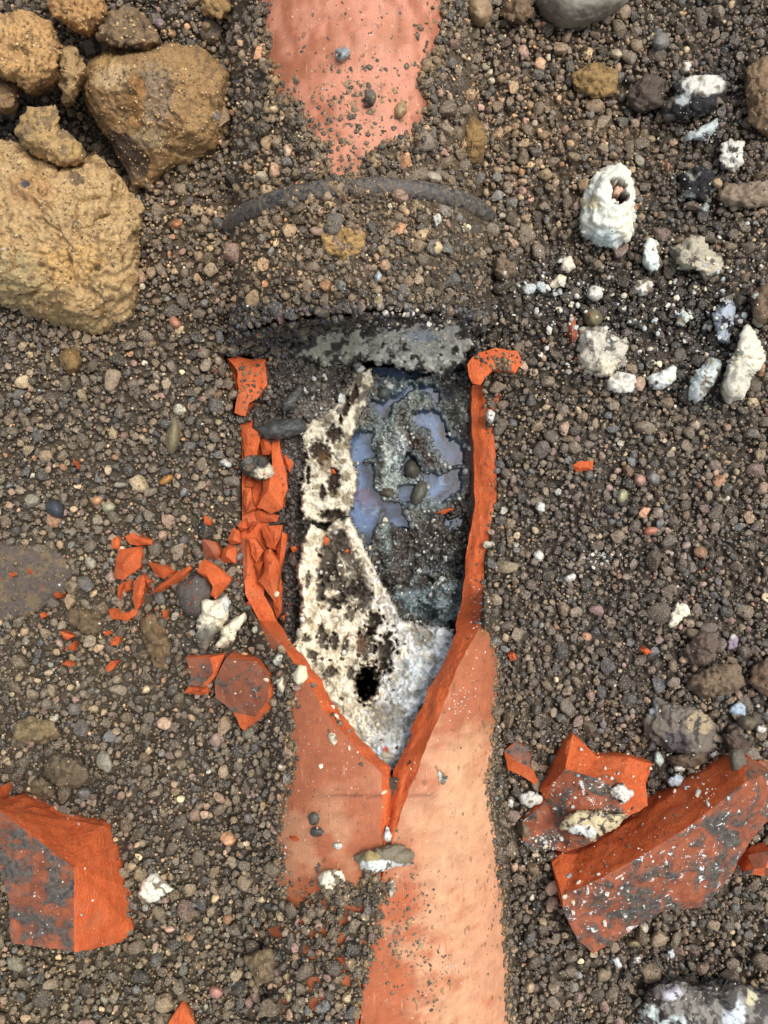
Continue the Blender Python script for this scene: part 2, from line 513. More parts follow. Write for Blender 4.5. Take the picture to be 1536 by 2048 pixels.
def build_half(Lo, Li, side):
    n = 420
    eo = edge_line(Lo, n, lambda q: R0)
    ei = edge_line(Li, n, lambda q: R0 - q[3])
    idx = np.arange(n)
    # ragged break line
    vo, to, ro = to_cyl(eo)
    vi, ti, ri = to_cyl(ei)
    jag = (0.0012 * fbm(idx, 0, 13, 4, 21 + side) + 0.0012 * fbm(idx, 3, 38, 2, 23 + side)) * np.where(idx < 290, 1, 0.25)
    to = to + jag / 0.07
    ti = ti + (0.0015 * fbm(idx, 5, 9, 4, 31 + side) + 0.0018 * fbm(idx, 7, 30, 2, 33 + side)) / 0.07 * np.where(idx < 290, 1, 0.2)
    ri = ri + 0.0010 * fbm(idx, 9, 14, 3, 41 + side) * np.where(idx < 290, 1, 0.0)
    s = -1 if side == 0 else 1
    # outer skin
    m = 46
    f = np.linspace(0, 1, m) ** 1.25
    th = to[:, None] + (s * math.radians(155) - to[:, None]) * f[None]
    da = np.abs(th - to[:, None])
    r = R0 + (ro - R0)[:, None] * (1 - sst(0, 0.22, da))
    r = r + 0.00002 * fbm(vo[:, None] * 3000, th * 240, 12, 3, 5) * sst(0, 0.05, da)
    pts = from_cyl(vo[:, None], th, r)
    px, py = unP(pts)
    col = pipe_colour(px, py, th)
    F = grid_faces(n, m)
    if s > 0: F = F[:, ::-1]
    me = mesh_np('pipe_wall', (pts.reshape(-1, 3) - PL), F, col.reshape(-1, 3), True, (M_pipe,))
    o = link('pipe_wall', me, pipe)
    # inner skin
    m2 = 24
    f = np.linspace(0, 1, m2)
    th2 = ti[:, None] + (s * math.radians(155) - ti[:, None]) * f[None]
    r2 = (R0 - TW) + (ri - (R0 - TW))[:, None] * (1 - sst(0, 0.25, np.abs(th2 - ti[:, None])))
    pin = from_cyl(vi[:, None], th2, r2)
    F2 = grid_faces(n, m2)
    if s < 0: F2 = F2[:, ::-1]
    c2 = np.tile(np.array([[0.16, 0.06, 0.035]]), (n * m2, 1))
    link('pipe_lining', mesh_np('pipe_lining', pin.reshape(-1, 3) - PL, F2, c2, True, (M_pipe,)), pipe)
    # broken face
    k = 13
    q = np.linspace(0, 1, k)
    a = from_cyl(vo, to, ro)[:, None, :]; b = from_cyl(vi, ti, ri)[:, None, :]
    face = a * (1 - q[None, :, None]) + b * q[None, :, None]
    amp = np.sin(q * math.pi)[None, :] * np.where(idx < 290, 1, 0.2)[:, None]
    bow = 0.0024 * fbm(idx[:, None], q[None] * 24, 18, 4, 51 + side) - 0.0022 * np.abs(fbm(idx[:, None], q[None] * 40 + idx[:, None] * 0.4, 34, 2, 55 + side)) + 0.0014
    face[..., 2] += amp * bow
    F3 = grid_faces(n, k)
    if s < 0: F3 = F3[:, ::-1]
    link('broken_edge', mesh_np('broken_edge', face.reshape(-1, 3) - PL, F3, None, True, (M_frac,)), pipe)

build_half(LO, LI, 0)
build_half(RO, RI, 1)

# ---------------------------------------------------------------- upper pipe with socket and rubber ring
pipe2 = link('clay_pipe', None, loc=P(715, 200, ZA))
tag(pipe2, 'upper pinkish clay pipe half buried in gravel, its socket end above the hole', 'pipe')
PL2 = np.array(pipe2.location)
RC = 0.084
zc = ZA + RC
v_ring = float(to_cyl(np.array(P(718, 372, zc)))[0])
v_face = float(to_cyl(np.array(P(728, 622, zc)))[0])
vv = np.linspace(float(to_cyl(np.array(P(690, -600, 0.05)))[0]), v_ring + 0.004, 150)
th = np.linspace(-math.radians(150), math.radians(150), 130)
pts = from_cyl(vv[:, None], th[None], R0 + 0.00002 * fbm(vv[:, None] * 3000, th[None] * 240, 14, 3, 8))
px, py = unP(pts)
n1 = fbm(px, py, 90, 4, 61); n2 = fbm(px, py * 0.35, 22, 4, 62)
c = np.array(lin(148, 88, 62)) + (np.array(lin(184, 124, 98)) - np.array(lin(148, 88, 62))) * sst(-0.35, 0.6, n2 + 0.7 * np.exp(-((px - 745) / 75) ** 2))[..., None]  # lighter band along the crown is a painted highlight
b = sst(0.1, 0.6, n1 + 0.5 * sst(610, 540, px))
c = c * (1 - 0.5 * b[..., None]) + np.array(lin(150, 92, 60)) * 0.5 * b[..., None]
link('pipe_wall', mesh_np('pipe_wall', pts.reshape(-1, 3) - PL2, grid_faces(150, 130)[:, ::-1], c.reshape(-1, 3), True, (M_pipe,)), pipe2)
# socket collar: sleeve and its front lip
prof = [(v_ring, RC - 0.006), (v_ring + 0.003, RC - 0.002), (v_face - 0.004, RC - 0.002), (v_face - 0.002, RC - 0.004), (v_face - 0.0015, RC - 0.012), (v_face - 0.0015, R0 - TW + 0.002), (v_face - 0.03, R0 - TW)]
pv = np.array([a for a, _ in prof]); pr = np.array([b for _, b in prof])
th = np.linspace(-math.radians(140), math.radians(140), 100)
pts = from_cyl(pv[:, None], th[None], pr[:, None] + 0 * th[None])
cc = np.tile(np.array([[0.10, 0.05, 0.035]]), (pts.shape[0] * 100, 1))
link('socket_collar', mesh_np('socket_collar', pts.reshape(-1, 3) - PL2, grid_faces(len(prof), 100)[:, ::-1], cc, True, (M_pipe,)), pipe2)
# rubber ring round the back of the socket
a = np.linspace(0, 2 * math.pi, 18, endpoint=False)
th = np.linspace(-math.radians(64), math.radians(66), 160)
rr = RC - 0.0004 + 0.0046 * np.cos(a)
rv = v_ring + 0.0010 + 0.0056 * np.sin(a)
pts = from_cyl(rv[None] + 0.0004 * fbm(th * 60, 0, 9, 2, 3)[:, None], th[:, None] + 0 * a[None], rr[None] + 0.0004 * fbm(th * 90, 1, 9, 2, 4)[:, None])
link('rubber_ring', mesh_np('rubber_ring', pts.reshape(-1, 3) - PL2, grid_faces(160, 18, True), None, True, (M_rubber,)), pipe2)

# ---------------------------------------------------------------- regions of the ground
V_UP = [(524, -260), (886, -260), (884, 60), (868, 105), (842, 150), (852, 225), (832, 268), (748, 300), (722, 345), (700, 358), (658, 356), (654, 290), (612, 250), (600, 210), (545, 190), (536, 130), (528, 60)]
V_LOW = [(545, 1265), (572, 1300), (592, 1335), (586, 1400), (586, 1500), (574, 1600), (556, 1640), (560, 1735), (585, 1790), (640, 1795), (690, 1770), (748, 1748), (766, 1790), (758, 1850), (738, 1925), (722, 1980), (712, 2060), (700, 2500),
         (1034, 2500), (1018, 2060), (1015, 1950), (1002, 1780), (986, 1650), (972, 1560), (984, 1525), (990, 1400), (996, 1330), (984, 1275), (962, 1250), (900, 1300), (800, 1540), (700, 1470), (600, 1330)]
HOLE = [(590, 712), (640, 668), (840, 660), (930, 668), (944, 705), (962, 770), (964, 850), (970, 1000), (955, 1080), (945, 1180), (930, 1270), (870, 1400), (800, 1545), (780, 1548), (700, 1462), (600, 1330), (552, 1268), (512, 1210), (506, 1100), (508, 850), (520, 760)]
WALL_L = [(487, 850), (540, 850), (540, 1200), (575, 1265), (550, 1292), (494, 1198), (484, 1085)]
WALL_T = [(452, 716), (530, 716), (534, 772), (512, 790), (492, 828), (468, 825), (478, 780), (470, 742)]
WALL_R = [(940, 862), (982, 862), (989, 905), (989, 1000), (977, 1035), (972, 1080), (963, 1115), (963, 1180), (958, 1258), (930, 1270)]
GC = [(-300, -300, -4), (100, 150, -12), (300, 300, -4), (150, 450, -8), (40, 240, -48), (150, 245, -48), (235, 320, -40), (200, 285, -46), (420, 60, 6), (460, 200, 12), (430, 400, 2), (350, 600, 0), (200, 800, 0), (450, 670, 8), (440, 780, -2), (450, 900, -6), (450, 1050, -6), (380, 1000, -2),
      (470, 1180, 0), (500, 1270, 8), (545, 1330, 18), (555, 1420, 26), (540, 1520, 26), (530, 1620, 24), (540, 1760, 26), (480, 1400, 10), (430, 1600, 10), (250, 1500, 0), (100, 1500, 2), (430, 1850, 12), (250, 1950, 4), (50, 1750, -6), (480, 2040, 16),
      (430, 430, 20), (436, 510, 28), (432, 600, 22), (380, 520, 12), (1012, 430, 22), (1008, 510, 28), (1012, 600, 20), (1060, 520, 12), (930, 120, 16), (960, 260, 12), (1100, 200, 6), (1300, 200, 0), (1450, 300, -4), (1480, 150, -8), (1090, 450, 8), (1150, 600, 0), (1350, 620, -4), (1030, 700, 2), (1010, 800, -5), (1020, 900, -4), (1020, 1050, -6), (1000, 1180, 2), (1015, 1300, 10), (1025, 1450, 14),
      (1010, 1600, 6), (1040, 1750, 8), (1060, 1950, 8), (1200, 900, 0), (1300, 1100, 0), (1450, 1000, -2), (1400, 1350, 6), (1300, 1450, 4), (1150, 1400, 2), (1250, 1600, -8), (1450, 1750, -6), (1300, 1850, -4), (1200, 2000, 0), (1400, 1930, -10), (1700, 1200, 0), (1700, 300, 0), (-200, 1200, 0), (-200, 2000, 2), (1700, 2100, -4), (300, 2300, 4), (1300, 2400, 0)]

def top_cover(X, Y):
    """height of the buried clay under the gravel along each line of sight; -1 where there is none"""
    pp, h = cyl_hit(X, Y, R0)
    z1 = np.where(h, pp[..., 2], -1.0)
    v = to_cyl(pp)[0]
    z1 = np.where((v > v_face - 0.01) & (Y < 1180), -1.0, z1)
    p2, h2 = cyl_hit(X, Y, RC)
    v2 = to_cyl(p2)[0]
    z2 = np.where(h2 & (v2 > v_ring) & (v2 < v_face), p2[..., 2], -1.0)
    # earth clinging to the front of the socket
    C0 = np.array([0, 0, D]); d = Pv(X, Y, 0.0) - C0
    t = (v_face + 0.0012 - (C0 - A0) @ U) / (d @ U + 1e-12)
    pf = C0 + d * t[..., None]
    vf, tf, rf_ = to_cyl(pf)
    z3 = np.where((rf_ < RC) & (t > 0) & (pf[..., 2] > -0.02) & (Y < 1000), pf[..., 2], -1.0)
    z2 = np.maximum(z2, z3)
    return z1, z2

def ground_masks(X, Y):
    wob = 13 * fbm(X, Y, 34, 4, 71) + 5 * fbm(X, Y, 9, 2, 72)
    up = sd(V_UP, X, Y) + wob
    low = sd(V_LOW, X, Y) + wob * np.where(X > 880, 0.25, 1.0) * np.where(Y < 1330, 0.4, 1.0)
    # the pipe shows in torn patches through the thin gravel at lower left
    thin = sst(40, 0, sd([(560, 1790), (640, 1800), (720, 1800), (740, 1900), (700, 2060), (610, 2060), (560, 1900)], X, Y)) * (fbm(X, Y, 42, 4, 77) - 0.38)
    low = np.minimum(low, np.where(thin > 0, -thin * 60, 99))
    return up, low

def ground_z(X, Y):
    g = idw(GC, X, Y) / 1000
    g = g + 0.0032 * fbm(X, Y, 95, 3, 81) + 0.0016 * fbm(X, Y, 30, 3, 82) + 0.0008 * fbm(X, Y, 11, 2, 83)
    z1, z2 = top_cover(X, Y)
    thick = 0.0022 + 0.0024 * np.clip(fbm(X, Y, 40, 3, 84) + 0.3, 0, 1)
    g = np.maximum(g, np.where(z1 > -1, z1 + thick, -1))
    g = np.maximum(g, np.where(z2 > -1, z2 + thick * 0.8, -1))
    up, low = ground_masks(X, Y)
    for m, z in ((up, z1), (low, z1)):
        k = sst(6, -8, m)
        g = np.where(z > -1, g * (1 - k) + np.minimum(g, z - 0.007) * k, g)
    k = sst(8, -16, sd(HOLE, X, Y))
    g = g * (1 - k) - 0.098 * k
    for w in (WALL_L, WALL_R, WALL_T):
        k = sst(8, -4, sd(w, X, Y))
        g = g * (1 - k) + np.minimum(g, -0.024) * k
    return g

GX = np.concatenate([[-30000, -9000, -3000, -1400, -800], np.arange(-280, 1817, 5.5), [2300, 3000, 5000, 11000, 32000]])
GY = np.concatenate([[-30000, -9000, -3000, -1400, -800], np.arange(-280, 2329, 5.5), [2800, 3500, 5500, 11000, 32000]])
MX, MY = np.meshgrid(GX, GY)
GZ = ground_z(MX, MY)

def bil(A, gx, gy, x, y):
    x = np.asarray(x, float); y = np.asarray(y, float)
    i = np.clip(np.searchsorted(gx, x) - 1, 0, len(gx) - 2); j = np.clip(np.searchsorted(gy, y) - 1, 0, len(gy) - 2)
    fx = np.clip((x - gx[i]) / (gx[i + 1] - gx[i]), 0, 1); fy = np.clip((y - gy[j]) / (gy[j + 1] - gy[j]), 0, 1)
    return A[j, i] * (1 - fx) * (1 - fy) + A[j, i + 1] * fx * (1 - fy) + A[j + 1, i] * (1 - fx) * fy + A[j + 1, i + 1] * fx * fy

def gz(x, y):
    return bil(GZ, GX, GY, x, y)

# soil and gravel colour by place (tar-black, sandy, olive, painted shadow ...): cx, cy, rx, ry, sRGB, weight
BASEC = np.array(lin(97, 86, 71))
BLOBS = [(560, 420, 330, 190, lin(122, 102, 76), 0.8), (330, 560, 260, 160, lin(112, 94, 72), 0.6), (1080, 230, 260, 210, lin(118, 98, 74), 0.8), (480, 80, 120, 160, lin(104, 88, 70), 0.5),
         (1250, 620, 290, 120, lin(36, 34, 34), 0.97), (1100, 590, 90, 50, lin(40, 38, 38), 0.8), (1390, 400, 100, 80, lin(42, 38, 38), 0.9), (1450, 160, 70, 120, lin(44, 42, 44), 0.9), (1410, 760, 90, 80, lin(42, 42, 48), 0.85), (1430, 640, 70, 70, lin(42, 42, 46), 0.85), (1340, 210, 70, 50, lin(46, 42, 42), 0.8),
         (690, 645, 290, 50, lin(46, 42, 38), 0.95), (570, 800, 60, 90, lin(66, 60, 54), 0.8), (1350, 1300, 300, 300, lin(82, 73, 66), 0.7), (1180, 1050, 260, 260, lin(88, 80, 71), 0.6), (180, 1950, 330, 190, lin(104, 92, 68), 0.7),
         (400, 1290, 70, 50, lin(58, 56, 54), 0.7), (180, 1250, 200, 200, lin(100, 88, 68), 0.5), (1330, 1560, 70, 60, lin(48, 46, 46), 0.7), (1100, 1850, 90, 160, lin(80, 70, 60), 0.6), (1350, 1930, 130, 50, lin(56, 50, 48), 0.7), (200, 1600, 90, 40, lin(66, 58, 50), 0.6),  # blobs above the big shards and corner lump are painted shadow
         (840, 660, 140, 30, lin(90, 90, 84), 0.4)]
def region_colour(X, Y):
    c = np.tile(BASEC, (*np.shape(X), 1)).astype(float)
    for cx, cy, rx, ry, col, w in BLOBS:
        d = ((X - cx) / rx) ** 2 + ((Y - cy) / ry) ** 2
        k = (w * np.exp(-d * 1.1))[..., None]
        c = c * (1 - k) + np.array(col) * k
    return c

SOIL = region_colour(MX, MY) * (0.40 + 0.25 * np.clip(fbm(MX, MY, 26, 4, 91), -1, 1))[..., None]
_c1, _c2 = top_cover(MX, MY)
_cov = np.maximum(_c1, _c2)
_patch = 0.5 * sst(0.2, 0.6, fbm(MX, MY, 120, 3, 151) + 0.25 * fbm(MX, MY, 40, 3, 152))
GSINK = (1 - 0.8 * _patch) * np.where(_cov > -1, np.clip(GZ - _cov - 0.0012, 0, 0.0032), 0.0032)
_far = np.maximum.reduce([-260 - MX, MX - 1796, -260 - MY, MY - 2308, 0 * MX]) > 0
GZm = np.where(_far, 0.0, GZ - GSINK)
SOIL = np.where(_far[..., None], BASEC * 0.5, SOIL)
gme = mesh_np('ground', Pv(MX, MY, GZm).reshape(-1, 3), grid_faces(len(GY), len(GX)), SOIL.reshape(-1, 3), True, (M_soil,))
# beyond the modelled bed the far sheet is laid level
ground = link('ground', gme)
tag(ground, kind='structure')

# ---------------------------------------------------------------- inside the pipe: sludge, water, lime crust
IX = np.arange(498, 971, 2.0); IY = np.arange(612, 1575, 2.0)
X, Y = np.meshgrid(IX, IY)
w1 = fbm(X, Y, 26, 4, 101); w2 = fbm(X, Y, 9, 3, 102); w3 = fbm(X, Y, 60, 3, 103)
Zi = -0.029 + 0.0045 * w1 + 0.0028 * w2
C = np.tile(np.array(lin(66, 62, 56)), (*X.shape, 1)).astype(float)
def paint(k, col):
    global C
    k = np.clip(k, 0, 1)[..., None]
    C = C * (1 - k) + np.array(col) * k
def ell(cx, cy, rx, ry, rot=0, rag=0.35):
    a = math.radians(rot)
    dx, dy = X - cx, Y - cy
    u = (dx * math.cos(a) + dy * math.sin(a)) / rx; v = (-dx * math.sin(a) + dy * math.cos(a)) / ry
    return sst(1.2, 0.7, np.sqrt(u * u + v * v) + rag * w2 * 0.8 + rag * 0.4 * w1)
# islands
paint(sst(0.0, 0.5, w1 + w2), lin(92, 90, 82))
paint(ell(790, 900, 26, 50) , lin(165, 172, 168)); paint(ell(782, 950, 18, 40), lin(150, 158, 152)); paint(ell(770, 860, 22, 26), lin(135, 142, 138))
paint(ell(845, 890, 36, 48), lin(54, 43, 36)); Zi += 0.010 * ell(835, 885, 42, 48)
Zi += 0.006 * ell(785, 900, 28, 60); Zi += 0.006 * ell(775, 815, 18, 20)
paint(ell(790, 770, 40, 26), lin(96, 108, 112)); paint(ell(770, 830, 30, 30), lin(88, 96, 92)); paint(ell(835, 800, 30, 26), lin(108, 112, 104)); paint(ell(900, 840, 26, 60), lin(82, 82, 76))
paint(ell(850, 990, 50, 40) * 0.6, lin(110, 122, 122))
WATERS = [[(715, 926), (740, 926), (746, 943), (748, 974), (764, 999), (795, 1008), (806, 1030), (820, 1054), (826, 1078), (812, 1062), (786, 1058), (768, 1041), (748, 1060), (738, 1096), (724, 1066), (690, 1032), (690, 988), (700, 950)],
          [(700, 866), (746, 862), (740, 890), (750, 912), (724, 923), (695, 923)], [(826, 826), (868, 818), (880, 833), (901, 872), (927, 893), (930, 926), (901, 932), (884, 914), (866, 892), (858, 856), (830, 852)],
          [(842, 946), (879, 950), (922, 935), (923, 976), (901, 992), (879, 1005), (862, 996), (858, 972)], [(803, 930), (815, 908), (831, 915), (839, 938), (824, 934), (812, 950), (801, 948)],
          [(744, 800), (766, 806), (804, 784), (824, 767), (826, 775), (808, 792), (784, 810), (774, 840), (760, 836), (756, 816)], [(838, 767), (868, 773), (881, 797), (876, 808), (862, 790), (842, 782)], [(796, 972), (836, 970), (822, 1002), (798, 1000)]]
sw = np.full(X.shape, 99.0)
for q in WATERS:
    sw = np.minimum(sw, sd(q, X, Y))
wk = sst(5, -5, sw + 3 * w2 + 2 * w1)
paint(sst(22, 4, sw + 5 * w2) * 0.55, lin(104, 118, 120))
Zi = Zi * (1 - wk) - 0.047 * wk
paint(wk, lin(40, 42, 50))
q = [(905, 760), (980, 740), (980, 1020), (940, 1010), (928, 985), (936, 930), (932, 880), (915, 830)]
k = sst(9, -9, sd(q, X, Y) + 5 * w2)
Zi = Zi * (1 - k) + (-0.024 + 0.004 * w1 + 0.003 * w2) * k; paint(k, lin(62, 54, 48)); paint(k * ell(905, 815, 50, 40) , lin(110, 110, 100))
# gap under the socket lip, its shade painted near black
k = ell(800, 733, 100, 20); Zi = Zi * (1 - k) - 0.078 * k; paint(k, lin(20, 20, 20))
# sludge and debris bottom right
q = [(752, 1062), (775, 1042), (800, 1056), (850, 1060), (900, 1008), (960, 980), (960, 1270), (880, 1285), (780, 1220), (745, 1120)]
k = sst(12, -12, sd(q, X, Y) + 6 * w2)
zr = -0.026 + 0.007 * fbm(X, Y, 38, 2, 107) + 0.006 * w3 + 0.006 * w1 + 0.003 * w2 - 0.014 * ell(850, 1225, 26, 16) - 0.012 * ell(900, 1060, 30, 30)
Zi = Zi * (1 - k) + zr * k
paint(k, lin(60, 55, 50)); paint(k * sst(0.05, 0.45, w1 + 0.6 * w2) * sst(1080, 1200, Y), lin(104, 116, 118)); paint(k * ell(770, 1075, 12, 40), lin(120, 132, 128)); paint(k * ell(905, 1160, 60, 60) * 0.5, lin(46, 50, 52))
paint(k * ell(880, 1215, 50, 26) * 0.8, lin(120, 134, 138)); paint(k * ell(830, 1200, 30, 24) * 0.7, lin(104, 118, 122)); paint(k * ell(900, 1185, 30, 22) * 0.7, lin(112, 124, 126))
# dirt slope inside the left wall
q = [(498, 690), (700, 700), (735, 745), (715, 800), (690, 830), (640, 850), (612, 900), (602, 1000), (600, 1100), (592, 1210), (600, 1290), (560, 1290), (500, 1220), (498, 900)]
k = sst(8, -10, sd(q, X, Y) + 6 * w2)
zl = idw([(545, 735, 2), (600, 790, -4), (560, 850, -10), (560, 1000, -20), (585, 1200, -20), (655, 800, -12), (690, 760, -16), (620, 730, 0), (600, 1280, -10), (530, 1150, -22), (500, 1200, -20)], X, Y) / 1000 + 0.0032 * w1 + 0.002 * w2 + 0.002 * w3
Zi = Zi * (1 - k) + zl * k
paint(k, lin(58, 51, 45)); paint(k * sst(0.1, 0.5, w1), lin(82, 74, 66)); paint(k * ell(575, 1100, 40, 220) * 0.7, lin(44, 38, 35))
paint(k * ell(690, 755, 28, 22), lin(52, 44, 38)); paint(k * ell(640, 820, 40, 16) * 0.6, lin(120, 116, 104))
C = np.clip(C * 1.3, 0, 0.75)
# lime deposit on the face of the socket
q = [(590, 702), (625, 668), (715, 655), (745, 640), (800, 636), (930, 634), (946, 690), (930, 720), (885, 750), (800, 738), (745, 722), (690, 728), (630, 738), (592, 722)]
kf = sst(6, -6, sd(q, X, Y) + 8 * w2)
zf = np.interp(Y, [612, 634, 660, 700, 740, 800], [0.052, 0.047, 0.028, 0.004, -0.014, -0.03]) + 0.0025 * ridged(X, Y, 22, 4, 111) + 0.0012 * w2
kb = sst(735, 722, Y) * sst(520, 560, X) * sst(965, 940, X)
zback = np.interp(Y, [612, 634, 660, 700, 740], [0.050, 0.040, 0.018, -0.006, -0.026]) + 0.0015 * w1
zback = zback + 0.002 * w2 + 0.0015 * w1
Zi = np.where(Y < 705, Zi * (1 - kb) + np.maximum(Zi, zback) * kb, Zi)
Zi = Zi * (1 - kf) + zf * kf
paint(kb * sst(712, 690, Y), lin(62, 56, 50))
paint(kf, lin(164, 160, 144)); paint(kf * sst(-0.3, 0.25, ridged(X, Y, 26, 4, 113) - 0.15) * sst(700, 760, X + 60 * w1), lin(196, 196, 182))
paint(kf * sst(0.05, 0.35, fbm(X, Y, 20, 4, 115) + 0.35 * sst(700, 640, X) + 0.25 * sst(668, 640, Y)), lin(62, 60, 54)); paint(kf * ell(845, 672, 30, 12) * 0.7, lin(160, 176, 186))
# lime crust
CU = [(722, 742), (742, 735), (748, 762), (732, 800), (716, 850), (702, 880), (700, 915), (716, 948), (712, 985), (697, 1032), (660, 1044), (606, 1042), (602, 985), (612, 905), (604, 872), (626, 842), (668, 820), (690, 785)]
CL = [(606, 1082), (622, 1046), (650, 1062), (672, 1040), (700, 1036), (722, 1082), (748, 1135), (762, 1168), (778, 1190), (800, 1236), (838, 1252), (874, 1250), (908, 1262), (930, 1285), (905, 1345), (868, 1410), (842, 1450), (808, 1520), (785, 1548), (740, 1530), (680, 1460), (640, 1400), (600, 1330), (585, 1290), (596, 1262), (604, 1200), (592, 1140), (600, 1110)]
rg = ridged(X, Y, 30, 5, 121); rg2 = ridged(X, Y, 11, 4, 122)
su = sd(CU, X, Y) + 5 * w2 + 3 * w1; sl = sd(CL, X, Y) + 4 * w2 + 3 * w1
ku = sst(4, -4, su); kl = sst(4, -4, sl)
zu = -0.009 + 0.0035 * rg + 0.0018 * rg2 + 0.003 * w3 - 0.010 * sst(860, 760, Y)
zl = idw([(650, 1060, -8), (702, 1048, -4), (735, 1120, -5), (700, 1180, -16), (665, 1150, -18), (615, 1150, -6), (620, 1220, -2), (780, 1215, 0), (860, 1262, 2), (650, 1300, 6), (700, 1390, 17), (780, 1500, 34), (890, 1320, 10), (760, 1450, 24), (840, 1400, 22), (720, 1270, 2), (770, 1320, 2)], X, Y) / 1000 + 0.0046 * rg * sst(1530, 1400, Y) + 0.0018 * rg2
# hollows in the crust
kr = sst(7, -7, sd([(650, 1066), (688, 1060), (708, 1108), (732, 1160), (744, 1204), (722, 1224), (692, 1206), (662, 1214), (640, 1196), (638, 1130)], X, Y) + 7 * w2 + 5 * w1)
bits = np.maximum.reduce([ell(681, 1128, 11, 19, -15, .5), ell(692, 1152, 10, 9, 0, .5), ell(659, 1186, 14, 11, 10, .5), ell(664, 1157, 7, 5), ell(706, 1200, 14, 8, 20, .5), ell(652, 1210, 9, 7)])
zl = zl + 0.0032 * ridged(X, Y, 18, 4, 143) * sst(750, 800, X) * sst(1480, 1420, Y)
zl = zl - (0.009 - 0.007 * bits) * kr
PITS = [(662, 1120, 20, 34, 12, 6), (672, 1168, 24, 36, -10, 8), (706, 1185, 26, 24, 0, 9), (645, 1274, 10, 26, -18, 18), (668, 1284, 9, 18, 0, 18), (733, 1290, 17, 28, 0, 14), (748, 1246, 14, 22, 30, 30), (770, 1306, 16, 42, 8, 22), (690, 1290, 7, 20, 12, 8), (625, 1310, 7, 12, -30, 12), (700, 1345, 9, 12, 0, 12),
        (661, 1342, 14, 12, 0, 12), (611, 1277, 8, 8, 0, 10), (664, 1208, 16, 9, 0, 11), (640, 1190, 8, 26, 0, 8), (748, 1350, 14, 20, 0, 9), (615, 1160, 5, 16, 0, 6), (700, 1225, 9, 12, 0, 9)]
pit = np.zeros(X.shape)
for cx, cy, rx, ry, rot, dp in PITS:
    k = ell(cx, cy, rx, ry, rot, 0.95)
    zl = zl - 0.0006 * dp * k
    pit = np.maximum(pit, k)
pn = 0.5 * sst(0.40, 0.60, fbm(X, Y, 34, 5, 131)) * sst(1400, 1360, Y) * sst(830, 790, X)
zl = zl - 0.005 * pn; pit = np.maximum(pit, pn * 0.8)
kh = ell(733, 1368, 22, 32, 8, 0.35)
zl = zl * (1 - kh) - 0.075 * kh
pu = np.zeros(X.shape)
for cx, cy, rx, ry, rot, dp in [(682, 838, 4, 9, 0, 8), (616, 948, 4, 22, 0, 8), (668, 965, 12, 30, 0, 7), (640, 905, 22, 22, 0, 6), (668, 868, 16, 18, 0, 6), (692, 815, 6, 22, 15, 6), (665, 1030, 26, 10, 0, 10), (645, 985, 6, 14, 0, 6), (708, 790, 7, 20, 20, 5)]:
    k = ell(cx, cy, rx, ry, rot, 0.6); zu = zu - 0.001 * dp * k; pu = np.maximum(pu, k)
Zi = Zi * (1 - ku) + zu * ku
Zi = Zi * (1 - kl) + zl * kl
cream = np.array(lin(228, 217, 192)); white = np.array(lin(226, 222, 212)); bluew = np.array(lin(194, 202, 206))
paint(ku, lin(188, 180, 160)); paint(ku * sst(0.0, 0.6, rg + 0.3 * w2), lin(214, 205, 182)); paint(ku * sst(0.1, 0.45, w1 + w3 * 0.5), lin(140, 128, 104)); paint(ku * sst(900, 800, Y) * sst(0.0, 0.4, w1 + 0.2), lin(98, 92, 80)); paint(pu * ku, lin(58, 48, 40)); paint(ku * ell(650, 925, 14, 26) * 0.8, lin(96, 68, 40))
paint(kl, cream)
paint(kl * sst(-0.2, 0.4, (X - 730) / 120 + w1), white)
paint(kl * sst(0, 1, (X - 775) / 90 + (Y - 1290) / 200 + 0.8 * w1), bluew)
paint(kl * sst(0.15, 0.6, w1 - 0.3 * rg2) * 0.45, lin(206, 186, 140))
paint(kl * ell(775, 1435, 42, 34, 20, 0.7) * 0.8, lin(104, 100, 90)); paint(kl * ell(850, 1275, 24, 22, 0, .7) * 0.8, lin(108, 102, 88))
paint(kl * sst(0.0, 0.4, ridged(X, Y, 24, 5, 141) - 0.62) * (X > 760) * 0.9, lin(196, 192, 178)); paint(kl * sst(0.08, 0.45, fbm(X, Y, 22, 5, 141) + 0.15 * sst(1320, 1250, Y) * (X > 800)) * (X > 770) * 0.45, lin(124, 128, 126)); paint(kl * sst(0.1, 0.4, w2 + 0.5 * w1) * (X < 770) * 0.5, lin(172, 150, 116)); paint(kl * sst(0.45, 0.2, rg) * 0.45, lin(130, 118, 98))
paint(kl * sst(0.12, 0.4, w1 + w2 * 0.7) * sst(1440, 1480, Y) * 0.6, lin(150, 138, 116))
paint(kr * kl * (1 - bits), lin(92, 82, 72)); paint(kr * kl * (1 - bits) * sst(-0.1, 0.4, w1), lin(140, 132, 118)); paint(pit * kl * (1 - bits) * 0.9, lin(96, 87, 77)); paint(kl * sst(0.35, 0.05, ridged(X, Y, 18, 4, 143)) * sst(760, 800, X) * sst(1450, 1400, Y) * 0.55, lin(128, 130, 126)); paint(pit * kl * sst(0.0, 0.4, w2), lin(92, 84, 74)); paint(kl * ell(680, 1140, 30, 40) * pit * 0.5, lin(84, 76, 66))  # grey on ridge lows is shade painted into the recess lines
paint(kl * ell(722, 1290, 12, 22) * 0.7, lin(96, 64, 40)); paint(kh * kl, lin(14, 13, 12))  # black in the deep hole is painted shade
paint(kl * sst(10, 0, np.hypot(X - 771, Y - 1498)), lin(176, 64, 34))
